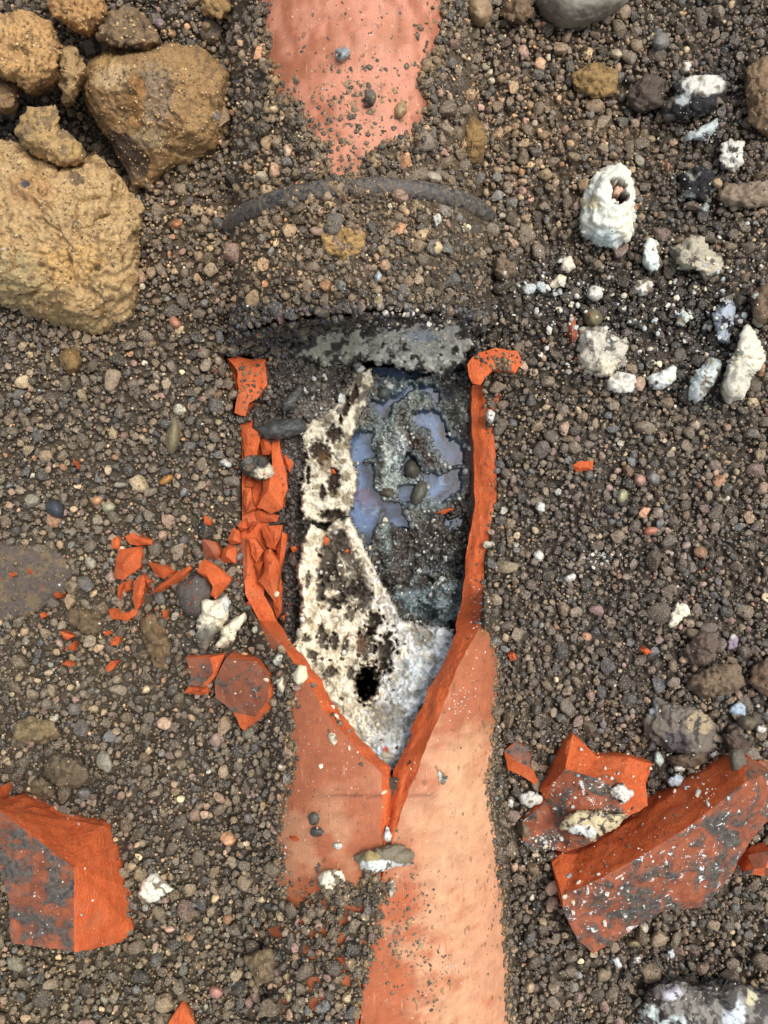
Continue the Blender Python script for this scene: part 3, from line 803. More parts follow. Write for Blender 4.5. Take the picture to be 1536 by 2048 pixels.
# keep the fill below the pipe that still covers it
pin, hin = cyl_hit(X, Y, R0 - TW - 0.0012)
shell = np.where(hin, pin[..., 2], -0.06)
lim = sst(1225, 1265, Y)
Zi = np.where(lim > 0, np.minimum(Zi, shell * lim + 0.03 * (1 - lim)), Zi)
side = sst(1260, 1240, Y) * np.maximum(sst(538, 512, X) * sst(870, 900, Y) * (Y < 1200), np.maximum(sst(540 + (Y - 1180) * 0.55 - 6, 515 + (Y - 1180) * 0.55 - 6, X) * (Y >= 1200), sst(950, 972, X) * sst(780, 800, Y)))
Zi = Zi * (1 - side) + np.minimum(Zi, -0.035) * side
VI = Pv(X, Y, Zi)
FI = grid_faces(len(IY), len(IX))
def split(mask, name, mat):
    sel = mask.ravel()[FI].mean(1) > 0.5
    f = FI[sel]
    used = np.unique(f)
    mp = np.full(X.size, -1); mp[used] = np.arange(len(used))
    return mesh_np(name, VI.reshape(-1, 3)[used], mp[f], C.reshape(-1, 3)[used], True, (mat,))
kc = np.maximum(np.maximum(ku, kl) > 0.15, 0).astype(float)
ku_ = ((ku > 0.15) & (kl <= 0.15)).astype(float); kl_ = (kl > 0.15).astype(float); kf_ = ((kf > 0.3) & (kc < 0.5)).astype(float)
rest = 1 - np.maximum(kc, kf_)
def centred(me, name, label, cat, base):
    o = link(name, me)
    co = np.empty(len(me.vertices) * 3, np.float32); me.vertices.foreach_get('co', co)
    b = np.array(base); co = (co.reshape(-1, 3) - b).astype(np.float32)
    me.vertices.foreach_set('co', co.ravel()); me.update(); o.location = base
    return tag(o, label, cat)
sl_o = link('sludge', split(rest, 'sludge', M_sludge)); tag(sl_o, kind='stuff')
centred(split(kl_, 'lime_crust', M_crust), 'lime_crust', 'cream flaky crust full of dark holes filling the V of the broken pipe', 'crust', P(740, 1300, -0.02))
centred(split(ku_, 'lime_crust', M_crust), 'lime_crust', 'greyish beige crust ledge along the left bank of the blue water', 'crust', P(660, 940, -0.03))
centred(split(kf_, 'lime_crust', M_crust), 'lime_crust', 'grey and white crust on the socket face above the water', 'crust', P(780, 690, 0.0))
def zi(x, y):
    return bil(Zi, IX, IY, x, y)

wx = np.linspace(680, 950, 46); wy = np.linspace(735, 1130, 60)
WX, WY = np.meshgrid(wx, wy)
wme = mesh_np('sewer_water', Pv(WX, WY, -0.0385).reshape(-1, 3), grid_faces(60, 46), None, True, (M_water,))
tag(link('sewer_water', wme), kind='structure')

# ---------------------------------------------------------------- stone shapes
def ico(sub):
    bm = bmesh.new()
    bmesh.ops.create_icosphere(bm, subdivisions=sub, radius=1.0)
    bm.verts.ensure_lookup_table()
    V = np.array([v.co[:] for v in bm.verts]); F = np.array([[v.index for v in f.verts] for f in bm.faces])
    bm.free()
    return V, F
ICO = {s: ico(s) for s in (1, 2, 3, 4)}
_r = np.random.RandomState(11)
def stone_shape(sub, seed, angular):
    V, F = ICO[sub]
    r = np.random.RandomState(seed)
    v = V.copy()
    v = v * (1 + 0.22 * fbm(V[:, 0] * 1.0, V[:, 1] * 1.0, 1.0, 2, seed, z=V[:, 2]))[:, None]
    for _ in range(int(3 + 7 * angular)):                      # worn flats
        n = r.normal(size=3); n /= np.linalg.norm(n)
        d = r.uniform(0.62, 0.9) if angular < 0.5 else r.uniform(0.5, 0.85)
        h = v @ n
        v = v - np.where(h > d, (h - d) * (0.75 if angular < 0.5 else 0.93), 0)[:, None] * n
    v = v + 0.05 * angular * r.normal(size=v.shape) * (1 if sub < 3 else 0.2)
    return v * np.array([1.0, r.uniform(0.68, 0.95), r.uniform(0.5, 0.8)]), F
SH = {s: [stone_shape(s, 100 * s + i, [0.35, 0.7, 1.0, 0.9][i % 4]) for i in range(16)] for s in (1, 2, 3)}

def rot_mats(n, tilt, r):
    yaw = r.uniform(0, 2 * math.pi, n); t = r.normal(0, tilt, n); p = r.uniform(0, 2 * math.pi, n)
    cz, sz = np.cos(yaw), np.sin(yaw)
    Rz = np.zeros((n, 3, 3)); Rz[:, 0, 0] = cz; Rz[:, 0, 1] = -sz; Rz[:, 1, 0] = sz; Rz[:, 1, 1] = cz; Rz[:, 2, 2] = 1
    ax = np.stack([np.cos(p), np.sin(p), np.zeros(n)], -1)
    K = np.zeros((n, 3, 3)); K[:, 0, 2] = ax[:, 1]; K[:, 1, 2] = -ax[:, 0]; K[:, 2, 0] = -ax[:, 1]; K[:, 2, 1] = ax[:, 0]
    I = np.eye(3)[None]
    Rt = I + np.sin(t)[:, None, None] * K + (1 - np.cos(t))[:, None, None] * (K @ K)
    return Rt @ Rz

def scatter_mesh(name, pos, rad, col, sub, mat, tilt=0.5, seed=1, flat=1.0, smooth_p=0.6):
    """many stones joined into one mesh of real geometry"""
    r = np.random.RandomState(seed)
    n = len(pos)
    sh = r.randint(0, len(SH[sub]), n)
    Rm = rot_mats(n, tilt, r)
    Vs, Fs, Cs, Sm = [], [], [], []
    o = 0
    for k in range(len(SH[sub])):
        i = np.where(sh == k)[0]
        if not len(i): continue
        v, f = SH[sub][k]
        v = v * np.array([1, 1, flat])
        q = np.einsum('nij,vj->nvi', Rm[i], v) * rad[i][:, None, None] + pos[i][:, None, :]
        Vs.append(q.reshape(-1, 3))
        Fs.append((f[None] + (o + np.arange(len(i)) * len(v))[:, None, None]).reshape(-1, 3))
        Cs.append(np.repeat(col[i], len(v), 0))
        Sm.append(np.repeat(r.rand(len(i)) < smooth_p, len(f)))
        o += len(i) * len(v)
    return mesh_np(name, np.concatenate(Vs), np.concatenate(Fs), np.concatenate(Cs), np.concatenate(Sm), (mat,))

# ---------------------------------------------------------------- gravel bed
PAL = [((98, 86, 71), 30), ((86, 76, 65), 22), ((110, 95, 75), 17), ((122, 104, 80), 8), ((76, 73, 69), 10), ((88, 89, 88), 4), ((60, 57, 55), 6), ((136, 112, 82), 6), ((150, 120, 96), 3), ((116, 94, 84), 3.5), ((156, 136, 100), 3), ((152, 147, 128), 1.6), ((164, 116, 78), 1.3), ((128, 98, 88), 2)]
PALC = np.array([lin(*c) for c, _ in PAL]); PALW = np.array([w for _, w in PAL]); PALW = PALW / PALW.sum()
def stone_colours(x, y, r, keep=0.55):
    n = len(x)
    p = PALC[r.choice(len(PALC), n, p=PALW)]
    t = region_colour(np.asarray(x), np.asarray(y)) / BASEC
    t = np.where(t < 1, t, 1 + (t - 1) * 0.9)
    p = p * 0.86 + p.mean(1, keepdims=True) * 0.14 * 0.98
    return np.clip(p * t * np.exp(r.normal(-0.04, 0.40, n))[:, None], 0.006, 0.7)

class Hash:
    def __init__(s, cell): s.c = cell; s.d = {}
    def ok(s, x, y, rad, f):
        i, j = int(x // s.c), int(y // s.c)
        for a in (i - 1, i, i + 1):
            for b in (j - 1, j, j + 1):
                for (u, v, q) in s.d.get((a, b), ()):
                    m = (rad + q) * f
                    if (u - x) ** 2 + (v - y) ** 2 < m * m: return False
        return True
    def add(s, x, y, rad): s.d.setdefault((int(x // s.c), int(y // s.c)), []).append((x, y, rad))

def exclude(x, y):
    up, low = ground_masks(x, y)
    e = (up < -3) | (low < -3) | (sd(HOLE, x, y) < 6)
    for w in (WALL_L, WALL_R, WALL_T): e |= sd(w, x, y) < 5
    # keep the crest of the rubber ring bare
    xr = x - 726; yr = 376 + 0.00115 * xr ** 2
    e |= (np.abs(y - yr) < 11 + 10 * fbm(x, y, 30, 2, 5)) & (np.abs(xr) < 235) & (fbm(x, y, 50, 2, 6) < 0.3)
    return e

rng = np.random.RandomState(5)
hsh = Hash(66)
CLS = [(16, 23, 170, 3, 0.80), (10.5, 16, 1500, 3, 0.76), (7.4, 10.5, 4300, 2, 0.73), (5.0, 7.2, 5200, 2, 0.66), (3.2, 5.0, 10500, 1, 0.58)]
G = {1: [], 2: [], 3: []}
for lo, hi, target, sub, f in CLS:
    m = target * 4
    xs = rng.uniform(-110, 1646, m); ys = rng.uniform(-110, 2158, m); rs = rng.uniform(lo, hi, m) / 1.0
    ex = exclude(xs, ys)
    # sandier ground holds fewer stones
    thin = fbm(xs, ys, 120, 3, 151)
    got = 0
    for x, y, q, e, t in zip(xs, ys, rs, ex, thin):
        if e or (q > 8 and t > 0.45 and rng.rand() < 0.6): continue
        if hsh.ok(x, y, q, f):
            hsh.add(x, y, q); G[sub].append((x, y, q)); got += 1
            if got >= target: break
gparts = {}
for sub in (3, 2, 1):
    g = np.array(G[sub]); x, y, q = g.T
    z = gz(x, y); rad = q * S
    pat = sst(0.1, 0.5, fbm(x, y, 120, 3, 151) + 0.25 * fbm(x, y, 40, 3, 152))
    zz = z + rad * (rng.uniform(-0.25, 0.35, len(g)) - 0.12 * pat)
    pos = Pv(x, y, zz)
    col = stone_colours(x, y, rng)
    if sub == 3:
        col *= 0.9
    gparts[sub] = (pos, rad * 1.06, col, x, y)
NG = {s: len(G[s]) for s in G}
for sub, nm in ((3, 'gravel'), (2, 'gravel'), (1, 'gravel')):
    pos, rad, col, x, y = gparts[sub]
    me = scatter_mesh(nm, pos, rad, col, sub if sub > 1 else 1, M_gravel, 0.5, 20 + sub, 1.0, 0.5 if sub > 1 else 0.75)
    tag(link(nm, me), kind='stuff')
# sand and grit between and on the stones
OCT_V = np.array([[1, 0, 0], [-1, 0, 0], [0, 1, 0], [0, -1, 0], [0, 0, 1], [0, 0, -1.0]]); OCT_F = np.array([[0, 2, 4], [2, 1, 4], [1, 3, 4], [3, 0, 4], [2, 0, 5], [1, 2, 5], [3, 1, 5], [0, 3, 5]])
SH[0] = []
for i in range(16):
    SH[0].append((OCT_V * np.random.RandomState(i).uniform(0.6, 1.1, (6, 1)), OCT_F))
ng = 72000
xs = rng.uniform(-120, 1656, ng); ys = rng.uniform(-120, 2168, ng)
keep = (~exclude(xs, ys)) & (rng.rand(ng) < 0.55 + 0.6 * fbm(xs, ys, 60, 3, 161))
xs, ys = xs[keep], ys[keep]
rs = rng.uniform(1.5, 4.2, len(xs)) * S
z = gz(xs, ys) + rng.uniform(-6.0, 6.0, len(xs)) * S
col = stone_colours(xs, ys, rng) * np.array([1.25, 1.18, 1.02])
tag(link('grit', scatter_mesh('grit', Pv(xs, ys, z), rs, col, 0, M_gravel, 0.8, 31, 1.0, 0.5)), kind='stuff')

# debris inside the pipe
def inside_debris():
    r = np.random.RandomState(77)
    n = 6500
    x = r.uniform(505, 965, n); y = r.uniform(618, 1290, n)
    i = np.clip(((y - IY[0]) / 2).astype(int), 0, len(IY) - 1); j = np.clip(((x - IX[0]) / 2).astype(int), 0, len(IX) - 1)
    bad = (kc[i, j] > 0.5) & (r.rand(n) > 0.05)
    bad |= (wk[i, j] > 0.35) & (Zi[i, j] < -0.035)
    bad |= (sd(HOLE, x, y) > -14) & (y > 740) | (Zi[i, j] < -0.046) | ((kf[i, j] > 0.5) & (r.rand(n) > 0.25))
    x, y, i, j = x[~bad], y[~bad], i[~bad], j[~bad]
    q = r.uniform(2.5, 7.5, len(x)) ; q = np.where(r.rand(len(x)) < 0.12, r.uniform(8, 15, len(x)), q)
    q = np.where((y > 740) & (x > 700), q * 0.8, q)
    z = zi(x, y) + q * S * 0.25
    base = C[i, j]
    pal = stone_colours(x * 0 + 1200, y * 0 + 1000, r) * 0.75
    k = r.rand(len(x))[:, None]
    col = base * (0.55 + 0.5 * k) * 0.75 + pal * 0.25
    lim = (r.rand(len(x)) < 0.09) & (x > 600)
    col[lim] = np.array(lin(170, 172, 164))
    return x, y, z, q * S, col
x, y, z, rad, col = inside_debris()
# wet dark earth packed under the socket lip
_n = 900
_x = rng.uniform(455, 965, _n); _y = rng.uniform(612, 712, _n)
_k = (sd([(590, 700), (625, 664), (715, 650), (800, 632), (930, 630), (946, 690), (930, 722), (590, 730)], _x, _y) > -4)
_x, _y = _x[_k], _y[_k]
_q = rng.uniform(3, 10, len(_x)) 
_z = np.maximum(np.where((_x > 505) & (_x < 962), zi(np.clip(_x, 505, 962), _y), -1), gz(_x, _y))
x = np.concatenate([x, _x]); y = np.concatenate([y, _y]); z = np.concatenate([z, _z + _q * S * 0.1]); rad = np.concatenate([rad, _q * S])
col = np.concatenate([col, stone_colours(_x * 0 + 690, _y * 0 + 640, rng) * 1.5])
tag(link('debris', scatter_mesh('debris', Pv(x, y, z), rad, col, 1, M_sludge, 0.6, 41, 1.0, 0.75)), kind='stuff')

# ================================================================ single things lying about
def base_obj(name, V, F, col, smooth, mats, base, matidx=None, sharp=None):
    me = mesh_np(name, V - np.array(base), F, col, smooth, mats, matidx)
    if sharp:
        me.set_sharp_from_angle(angle=math.radians(sharp))
    return link(name, me, loc=base)

# ---------------------------------------------------------------- broken clay: faceted shards
def shard(label, verts, faces, kinds, zb=None, name='pipe_shard', cat='shard', group=None, amp=0.00045, res=0.0022, seed=1, mats=None):
    """verts (px, py, z_mm); faces index lists; kinds f = fresh break, s = fired skin, d = muddy skin, c = caked skin"""
    mats = mats or {'f': M_frac, 's': M_skin, 'd': M_skin_dirty, 'c': M_skin_filthy, 'm': M_skin_mud}
    keys = list(mats)
    big_ = res > 0.002
    bm = bmesh.new()
    vs = [bm.verts.new(P(x, y, z / 1000)) for x, y, z in verts]
    c = np.mean([v.co[:] for v in vs], 0)
    if zb is None:
        zb = float(min(v.co.z for v in vs)) - 0.008
    used = {}
    for f, k in zip(faces, kinds):
        fc = bm.faces.new([vs[i] for i in f])
        fc.material_index = keys.index(k)
        fc.normal_update()
        if fc.normal.z < 0: fc.normal_flip()
    bedges = [e for e in bm.edges if len(e.link_faces) == 1]
    low = {}
    for e in bedges:
        for v in e.verts:
            if v not in low:
                co = v.co
                low[v] = bm.verts.new((c[0] + (co.x - c[0]) * 0.96, c[1] + (co.y - c[1]) * 0.96, zb))
    for e in bedges:
        lp = e.link_loops[0]
        a, b2 = lp.vert, lp.link_loop_next.vert
        fc = bm.faces.new([b2, a, low[a], low[b2]])
        fc.material_index = keys.index('f')
    bmesh.ops.triangulate(bm, faces=bm.faces[:])
    for _ in range(7):
        es = [e for e in bm.edges if e.calc_length() > res and max(v.co.z for v in e.verts) > zb + 0.0005]
        if not es or len(bm.faces) > 9000: break
        bmesh.ops.subdivide_edges(bm, edges=es, cuts=1)
        bmesh.ops.triangulate(bm, faces=[f for f in bm.faces if len(f.verts) > 3])
    bm.normal_update()
    co = np.array([v.co[:] for v in bm.verts]); nm = np.array([v.normal[:] for v in bm.verts])
    d = fbm(co[:, 0], co[:, 1], 0.006, 4, seed, z=co[:, 2]) * amp + fbm(co[:, 0], co[:, 1], 0.022, 2, seed + 3, z=co[:, 2]) * amp * 1.6
    if big_:
        d = d - 0.5 * amp * np.abs(fbm(co[:, 0] + co[:, 1] * 0.5, co[:, 1] - co[:, 0] * 0.3, 0.011, 3, seed + 7, z=co[:, 2])) * 2
    co = co + nm * d[:, None]
    base = np.array([c[0], c[1], zb])
    for v, q in zip(bm.verts, co):
        v.co = q - base
    me = bpy.data.meshes.new(name)
    for m in mats.values(): me.materials.append(m)
    for f in bm.faces: f.smooth = True
    bm.to_mesh(me); bm.free()
    me.set_sharp_from_angle(angle=math.radians(32))
    o = link(name, me, loc=base)
    return tag(o, label, cat, group)

def chip(label, poly, h=4.0, z0=None, kind='f', seed=1, name='clay_chip', cat='chip', group=None, tilt=(0, 0), ridge=None, side='f'):
    """small angular flake: outline polygon with one or two raised ridge points"""
    r = random.Random(seed)
    p = np.array(poly, float)
    c = p.mean(0)
    if z0 is None:
        z0 = float(np.mean(gz(p[:, 0], p[:, 1]))) * 1000 + 0.8
    size = np.abs(p - c).max(0)
    V = [(x, y, z0 + h * 0.35 + r.uniform(-0.2, 0.35) * h + tilt[0] * (x - c[0]) / max(size[0], 1) + tilt[1] * (y - c[1]) / max(size[1], 1)) for x, y in p]
    n = len(p)
    if ridge is None:
        # ridge along the longer axis
        q = p - c
        u, s_, vt = np.linalg.svd(q)
        a = vt[0] * s_[0] / math.sqrt(n) * 0.42
        off = vt[1] * s_[1] / math.sqrt(n) * r.uniform(-0.35, 0.35)
        r1, r2 = c + a + off, c - a + off
    else:
        r1, r2 = np.array(ridge[0], float), np.array(ridge[1], float)
    V += [(r1[0], r1[1], z0 + h), (r2[0], r2[1], z0 + h * 0.9)]
    F = []
    own = [0 if np.linalg.norm(q - r1) < np.linalg.norm(q - r2) else 1 for q in p]
    for i in range(n):
        j = (i + 1) % n
        if own[i] == own[j]:
            F.append([i, j, n + own[i]])
        else:
            F.append([i, j, n + own[j], n + own[i]])
    ks = [kind if (isinstance(kind, str) and len(kind) == 1) else kind[i % len(kind)] for i in range(len(F))]
    sz = max(size) * S
    return shard(label, V, F, ks, zb=(z0 - 5) / 1000, name=name, cat=cat, group=group, seed=seed, amp=min(0.0009, sz * 0.05), res=max(0.0012, sz * 0.3))

# ---------------------------------------------------------------- rough lumps: clods, lime lumps, stones
def lump(name, label, cat, poly, h, mat, col, seed=1, z0=None, amp=1.0, fine=1.0, jag=0.06, dome=2.6, blobs=(), stain=None, pits=(), ctrl=None, res=3.0, group=None, sub=0.25, ridge=0.0, kind=None, crumb=None, block=0):
    p = np.array(poly, float)
    c = p.mean(0)
    # outline radius by angle
    q = np.vstack([p, p[:1]])
    per = np.linalg.norm(np.diff(q, axis=0), axis=1).sum()
    nph = int(np.clip(per / (res * 1.15), 24, 320)); mr = math.sqrt(abs(np.sum(q[:-1, 0] * q[1:, 1] - q[1:, 0] * q[:-1, 1])) / 2 / math.pi)
    nr = int(np.clip(mr / (res * (0.66 if mr > 60 else 0.9)), 6, 80))
    phi = np.linspace(0, 2 * math.pi, nph, endpoint=False)
    Rr = np.zeros(nph)
    for a, b in zip(q[:-1], q[1:]):
        e = b - a
        dx, dy = np.cos(phi), np.sin(phi)
        den = dx * e[1] - dy * e[0]
        with np.errstate(divide='ignore', invalid='ignore'):
            t = ((a[0] - c[0]) * e[1] - (a[1] - c[1]) * e[0]) / den
            s_ = ((a[0] - c[0]) * dy - (a[1] - c[1]) * dx) / den
        okk = (np.abs(den) > 1e-9) & (t > 0) & (s_ >= -1e-6) & (s_ <= 1 + 1e-6)
        Rr = np.where(okk, np.maximum(Rr, np.where(okk, t, 0)), Rr)
    Rr = np.where(Rr <= 0, mr, Rr)
    if mat is M_clod: jag = jag * 0.45
    Rj = Rr * jag * fbm(np.cos(phi) * per / 40, np.sin(phi) * per / 40, 1.0, 4, seed)
    # interior rings ease towards a rounder shape so nothing rays out from the centre
    Rs = np.fft.irfft(np.fft.rfft(Rr) * (np.arange(nph // 2 + 1) < 7), nph)
    f = 1 - (1 - np.linspace(1 / nr, 1, nr)) ** 1.35
    w_ = (f ** 2.5)[:, None]
    Rg = f[:, None] * (Rs[None] * (1 - w_) + Rr[None] * w_) + (f ** 9)[:, None] * Rj[None]
    Xg = c[0] + Rg * np.cos(phi)[None]; Yg = c[1] + Rg * np.sin(phi)[None]
    Xp = np.concatenate([[c[0]], Xg.ravel()]); Yp = np.concatenate([[c[1]], Yg.ravel()])
    ff = np.concatenate([[0], np.repeat(f, nph)])
    if z0 is None:
        z0 = float(np.median(gz(p[:, 0] * 0.8 + c[0] * 0.2, p[:, 1] * 0.8 + c[1] * 0.2))) * 1000 - 1.0
    if ctrl is not None:
        Z = idw(ctrl, Xp, Yp, 3.0, 1800.0) * (1 - ff ** 7) + z0 * ff ** 7
    else:
        Z = z0 + h * (1 - ff ** dome) ** 0.62
    V0 = Pv(Xp, Yp, Z / 1000)
    # smooth normals of the dome, then relief along them
    Gd = np.concatenate([np.repeat(V0[:1], nph, 0)[None], V0[1:].reshape(nr, nph, 3)], 0)
    dr = np.gradient(Gd, axis=0); da_ = (np.roll(Gd, -1, 1) - np.roll(Gd, 1, 1))
    nn = np.cross(dr, -da_)
    nn[0] = np.array([0, 0, 1.0])
    nn /= np.linalg.norm(nn, axis=2)[..., None] + 1e-12
    nn = np.where(nn[..., 2:3] < 0, -nn, nn)
    nn = np.concatenate([nn[0, :1], nn[1:].reshape(-1, 3)])
    sc = min(mr, 60); k3 = 1 / S
    zz3 = V0[:, 2] * k3
    dsp = amp * (0.10 * min(h, 16) * fbm(Xp, Yp, sc * 0.62, 3, seed + 1, z=zz3) + fine * 0.6 * fbm(Xp, Yp, 15, 2, seed + 2, z=zz3))
    if ridge:
        rz = 1 - 2.2 * np.abs(perlin(Xp / (sc * 0.5), Yp / (sc * 0.5), zz3 / (sc * 0.5), seed + 4)) + 0.5 * (1 - 2.2 * np.abs(perlin(Xp / (sc * 0.23), Yp / (sc * 0.23), zz3 / (sc * 0.23), seed + 5)))
        dsp = dsp + ridge * 0.6 * rz
    if crumb is None: crumb = 0.055 * min(h, 30) if mat in (M_clod, M_crust) else 0.0
    if crumb:
        wx_ = Xp + 5 * fbm(Xp, Yp, 20, 2, seed + 8, z=zz3); wy_ = Yp + 5 * fbm(Xp, Yp, 20, 2, seed + 9, z=zz3)
        big = worley(wx_, wy_, zz3, max(sc * 0.95, 14), seed); sm = worley(wx_, wy_, zz3, max(sc * 0.33, 8), seed + 40)
        dsp = dsp + crumb * (1.5 * (0.55 - big ** 1.4) + 0.55 * (0.55 - sm ** 1.3))
    if block:
        rb = np.random.RandomState(seed * 3 + 1)
        bx0, bx1, by0, by1 = p[:, 0].min() - block, p[:, 0].max() + block, p[:, 1].min() - block, p[:, 1].max() + block
        nb = max(4, int((bx1 - bx0) * (by1 - by0) / block ** 2))
        sx, sy = rb.uniform(bx0, bx1, nb), rb.uniform(by0, by1, nb)
        qx = Xp + 7 * fbm(Xp, Yp, 26, 3, seed + 11); qy = Yp + 7 * fbm(Xp, Yp, 26, 3, seed + 12)
        dd = (qx[:, None] - sx) ** 2 + (qy[:, None] - sy) ** 2
        o2 = np.argsort(dd, 1)[:, :2]
        i1 = o2[:, 0]; d1 = np.sqrt(np.take_along_axis(dd, o2, 1))
        edge = d1[:, 1] - d1[:, 0]
        off = rb.uniform(-1, 1, nb)[i1] * 0.07 * min(h, 40) + (rb.normal(0, 0.055, nb)[i1] * (Xp - sx[i1]) + rb.normal(0, 0.055, nb)[i1] * (Yp - sy[i1])) * 0.9
        bl = off * sst(0, 7, edge) - 1.6 * sst(5, 0, edge) * (fbm(Xp, Yp, 50, 2, seed + 13) > -0.1)
        Zp = np.zeros(len(Xp)) + bl * (1 - ff ** 6)
    else:
        Zp = np.zeros(len(Xp))
    dsp = dsp * (1 - 0.5 * ff ** 8)
    DV = nn * dsp[:, None] / 1000
    n = fbm(Xp, Yp, 22, 4, seed + 6); n2 = fbm(Xp, Yp, 8, 3, seed + 7)
    Cc = np.tile(np.array(col), (len(Xp), 1)).astype(float)
    for bx, by, rx, ry, bc, w in blobs:
        d = np.sqrt(((Xp - bx) / rx) ** 2 + ((Yp - by) / ry) ** 2) + 0.3 * n + 0.2 * n2
        k = (w * sst(1.15, 0.75, d))[:, None]
        Cc = Cc * (1 - k) + np.array(bc) * k
    if stain:
        sc_, thr = stain
        k = sst(thr, thr + 0.3, n + 0.45 * n2)[:, None]
        Cc = Cc * (1 - k) + np.array(sc_) * k
    for bx, by, rx, ry, dp, bc in pits:
        d = np.sqrt(((Xp - bx) / rx) ** 2 + ((Yp - by) / ry) ** 2) + 0.35 * n2
        k = sst(1.1, 0.7, d)
        Zp = Zp - dp * k
        Cc = Cc * (1 - k[:, None]) + np.array(bc) * k[:, None]
    V = V0 + DV; V[:, 2] += Zp / 1000
    ring = V[1 + (nr - 1) * nph:]
    cw = np.array(P(c[0], c[1], z0 / 1000))
    zlow = (z0 - max(3.0, h * sub)) / 1000
    r2 = cw + (ring - cw) * np.array([0.97, 0.97, 1]); r2[:, 2] = z0 / 1000 - (z0 / 1000 - zlow) * 0.45
    r3 = cw + (ring - cw) * np.array([0.86, 0.86, 1]); r3[:, 2] = zlow
    bot = np.array([[cw[0], cw[1], zlow]])
    V = np.concatenate([V, r2, r3, bot])
    Cc = np.concatenate([Cc, Cc[1 + (nr - 1) * nph:1 + nr * nph], Cc[1 + (nr - 1) * nph:1 + nr * nph], Cc[:1]])
    j = np.arange(nph); jn = (j + 1) % nph
    tri = np.stack([np.zeros(nph, int), 1 + jn, 1 + j], -1)
    quads = []
    for k in range(nr + 1):
        a = 1 + k * nph
        quads.append(np.stack([a + j, a + jn, a + nph + jn, a + nph + j], -1))
    last = 1 + (nr + 1) * nph
    tri2 = np.stack([np.full(nph, len(V) - 1), last + j, last + jn], -1)
    base = (cw[0], cw[1], zlow)
    o = base_obj(name, V, [np.concatenate([tri, tri2]), np.concatenate(quads)], Cc, True, (mat,), base)
    # screen y runs down, so the winding above comes out facing up
    return tag(o, label, cat, group, kind)

def oval(cx, cy, a, b, rot=0, n=18, seed=0, rough=0.08):
    r = random.Random(seed * 7 + int(cx) + int(cy))
    t = math.radians(rot)
    out = []
    ph = [r.uniform(0, 6.28) for _ in range(3)]
    for i in range(n):
        u = 2 * math.pi * i / n
        k = 1 + rough * (math.sin(2 * u + ph[0]) + 0.7 * math.sin(3 * u + ph[1]) + 0.6 * math.sin(5 * u + ph[2]))
        x, y = a * k * math.cos(u), b * k * math.sin(u)
        out.append((cx + x * math.cos(t) - y * math.sin(t), cy + x * math.sin(t) + y * math.cos(t)))
    return out

CREAM = lin(208, 198, 172); WHITE = lin(202, 199, 188); PALEB = lin(176, 184, 182); GREY = lin(130, 126, 116); DARK = lin(52, 48, 46); TAR = lin(36, 35, 37); TAN = lin(172, 144, 102); BROWN = lin(140, 112, 78); DKBR = lin(96, 80, 64)

# ---------------------------------------------------------------- clods, top left and elsewhere
lump('clod', 'biggest sandy tan clod of earth at the left edge of the gravel', 'clod', [(-70, 275), (20, 282), (60, 300), (116, 330), (171, 318), (196, 312), (226, 338), (255, 380), (290, 415), (282, 470), (286, 560), (282, 604), (262, 642), (225, 656), (190, 668), (150, 660), (90, 642), (60, 625), (0, 606), (-70, 612)], 40, M_clod, TAN, seed=3, z0=-4, amp=1.5, fine=1.9, dome=5.0, res=3.4, block=88, sub=0.3, ridge=1.4,
     ctrl=[(-60, 450, 34), (60, 330, 30), (150, 360, 34), (200, 345, 28), (120, 460, 40), (60, 540, 34), (200, 470, 37), (250, 470, 28), (240, 580, 26), (150, 590, 34), (60, 600, 20), (150, 640, 16), (230, 640, 12), (30, 300, 18), (265, 420, 20)],
     blobs=[(20, 560, 70, 60, lin(150, 136, 98), .7), (140, 520, 70, 40, lin(186, 148, 92), .6), (60, 380, 50, 36, lin(160, 124, 84), .7), (130, 650, 110, 26, lin(140, 124, 84), .6)], stain=(lin(132, 104, 68), 0.28),  # blob along the foot darkens it as painted shade
     pits=[(55, 372, 9, 9, 1.0, lin(70, 70, 76)), (150, 358, 16, 12, 1.5, lin(110, 92, 74)), (195, 536, 8, 9, 1.5, lin(84, 70, 50)), (100, 535, 10, 6, 1, lin(120, 96, 64))])
lump('clod', 'small crumbly clod perched on the upper corner of the biggest tan clod', 'clod', [(31, 263), (40, 240), (58, 219), (88, 214), (113, 216), (122, 258), (164, 295), (171, 328), (130, 336), (85, 320), (46, 290)], 18, M_clod, lin(160, 132, 88), seed=5, z0=14, amp=1.6, fine=1.8, ridge=1.5, stain=(lin(120, 100, 74), 0.1))
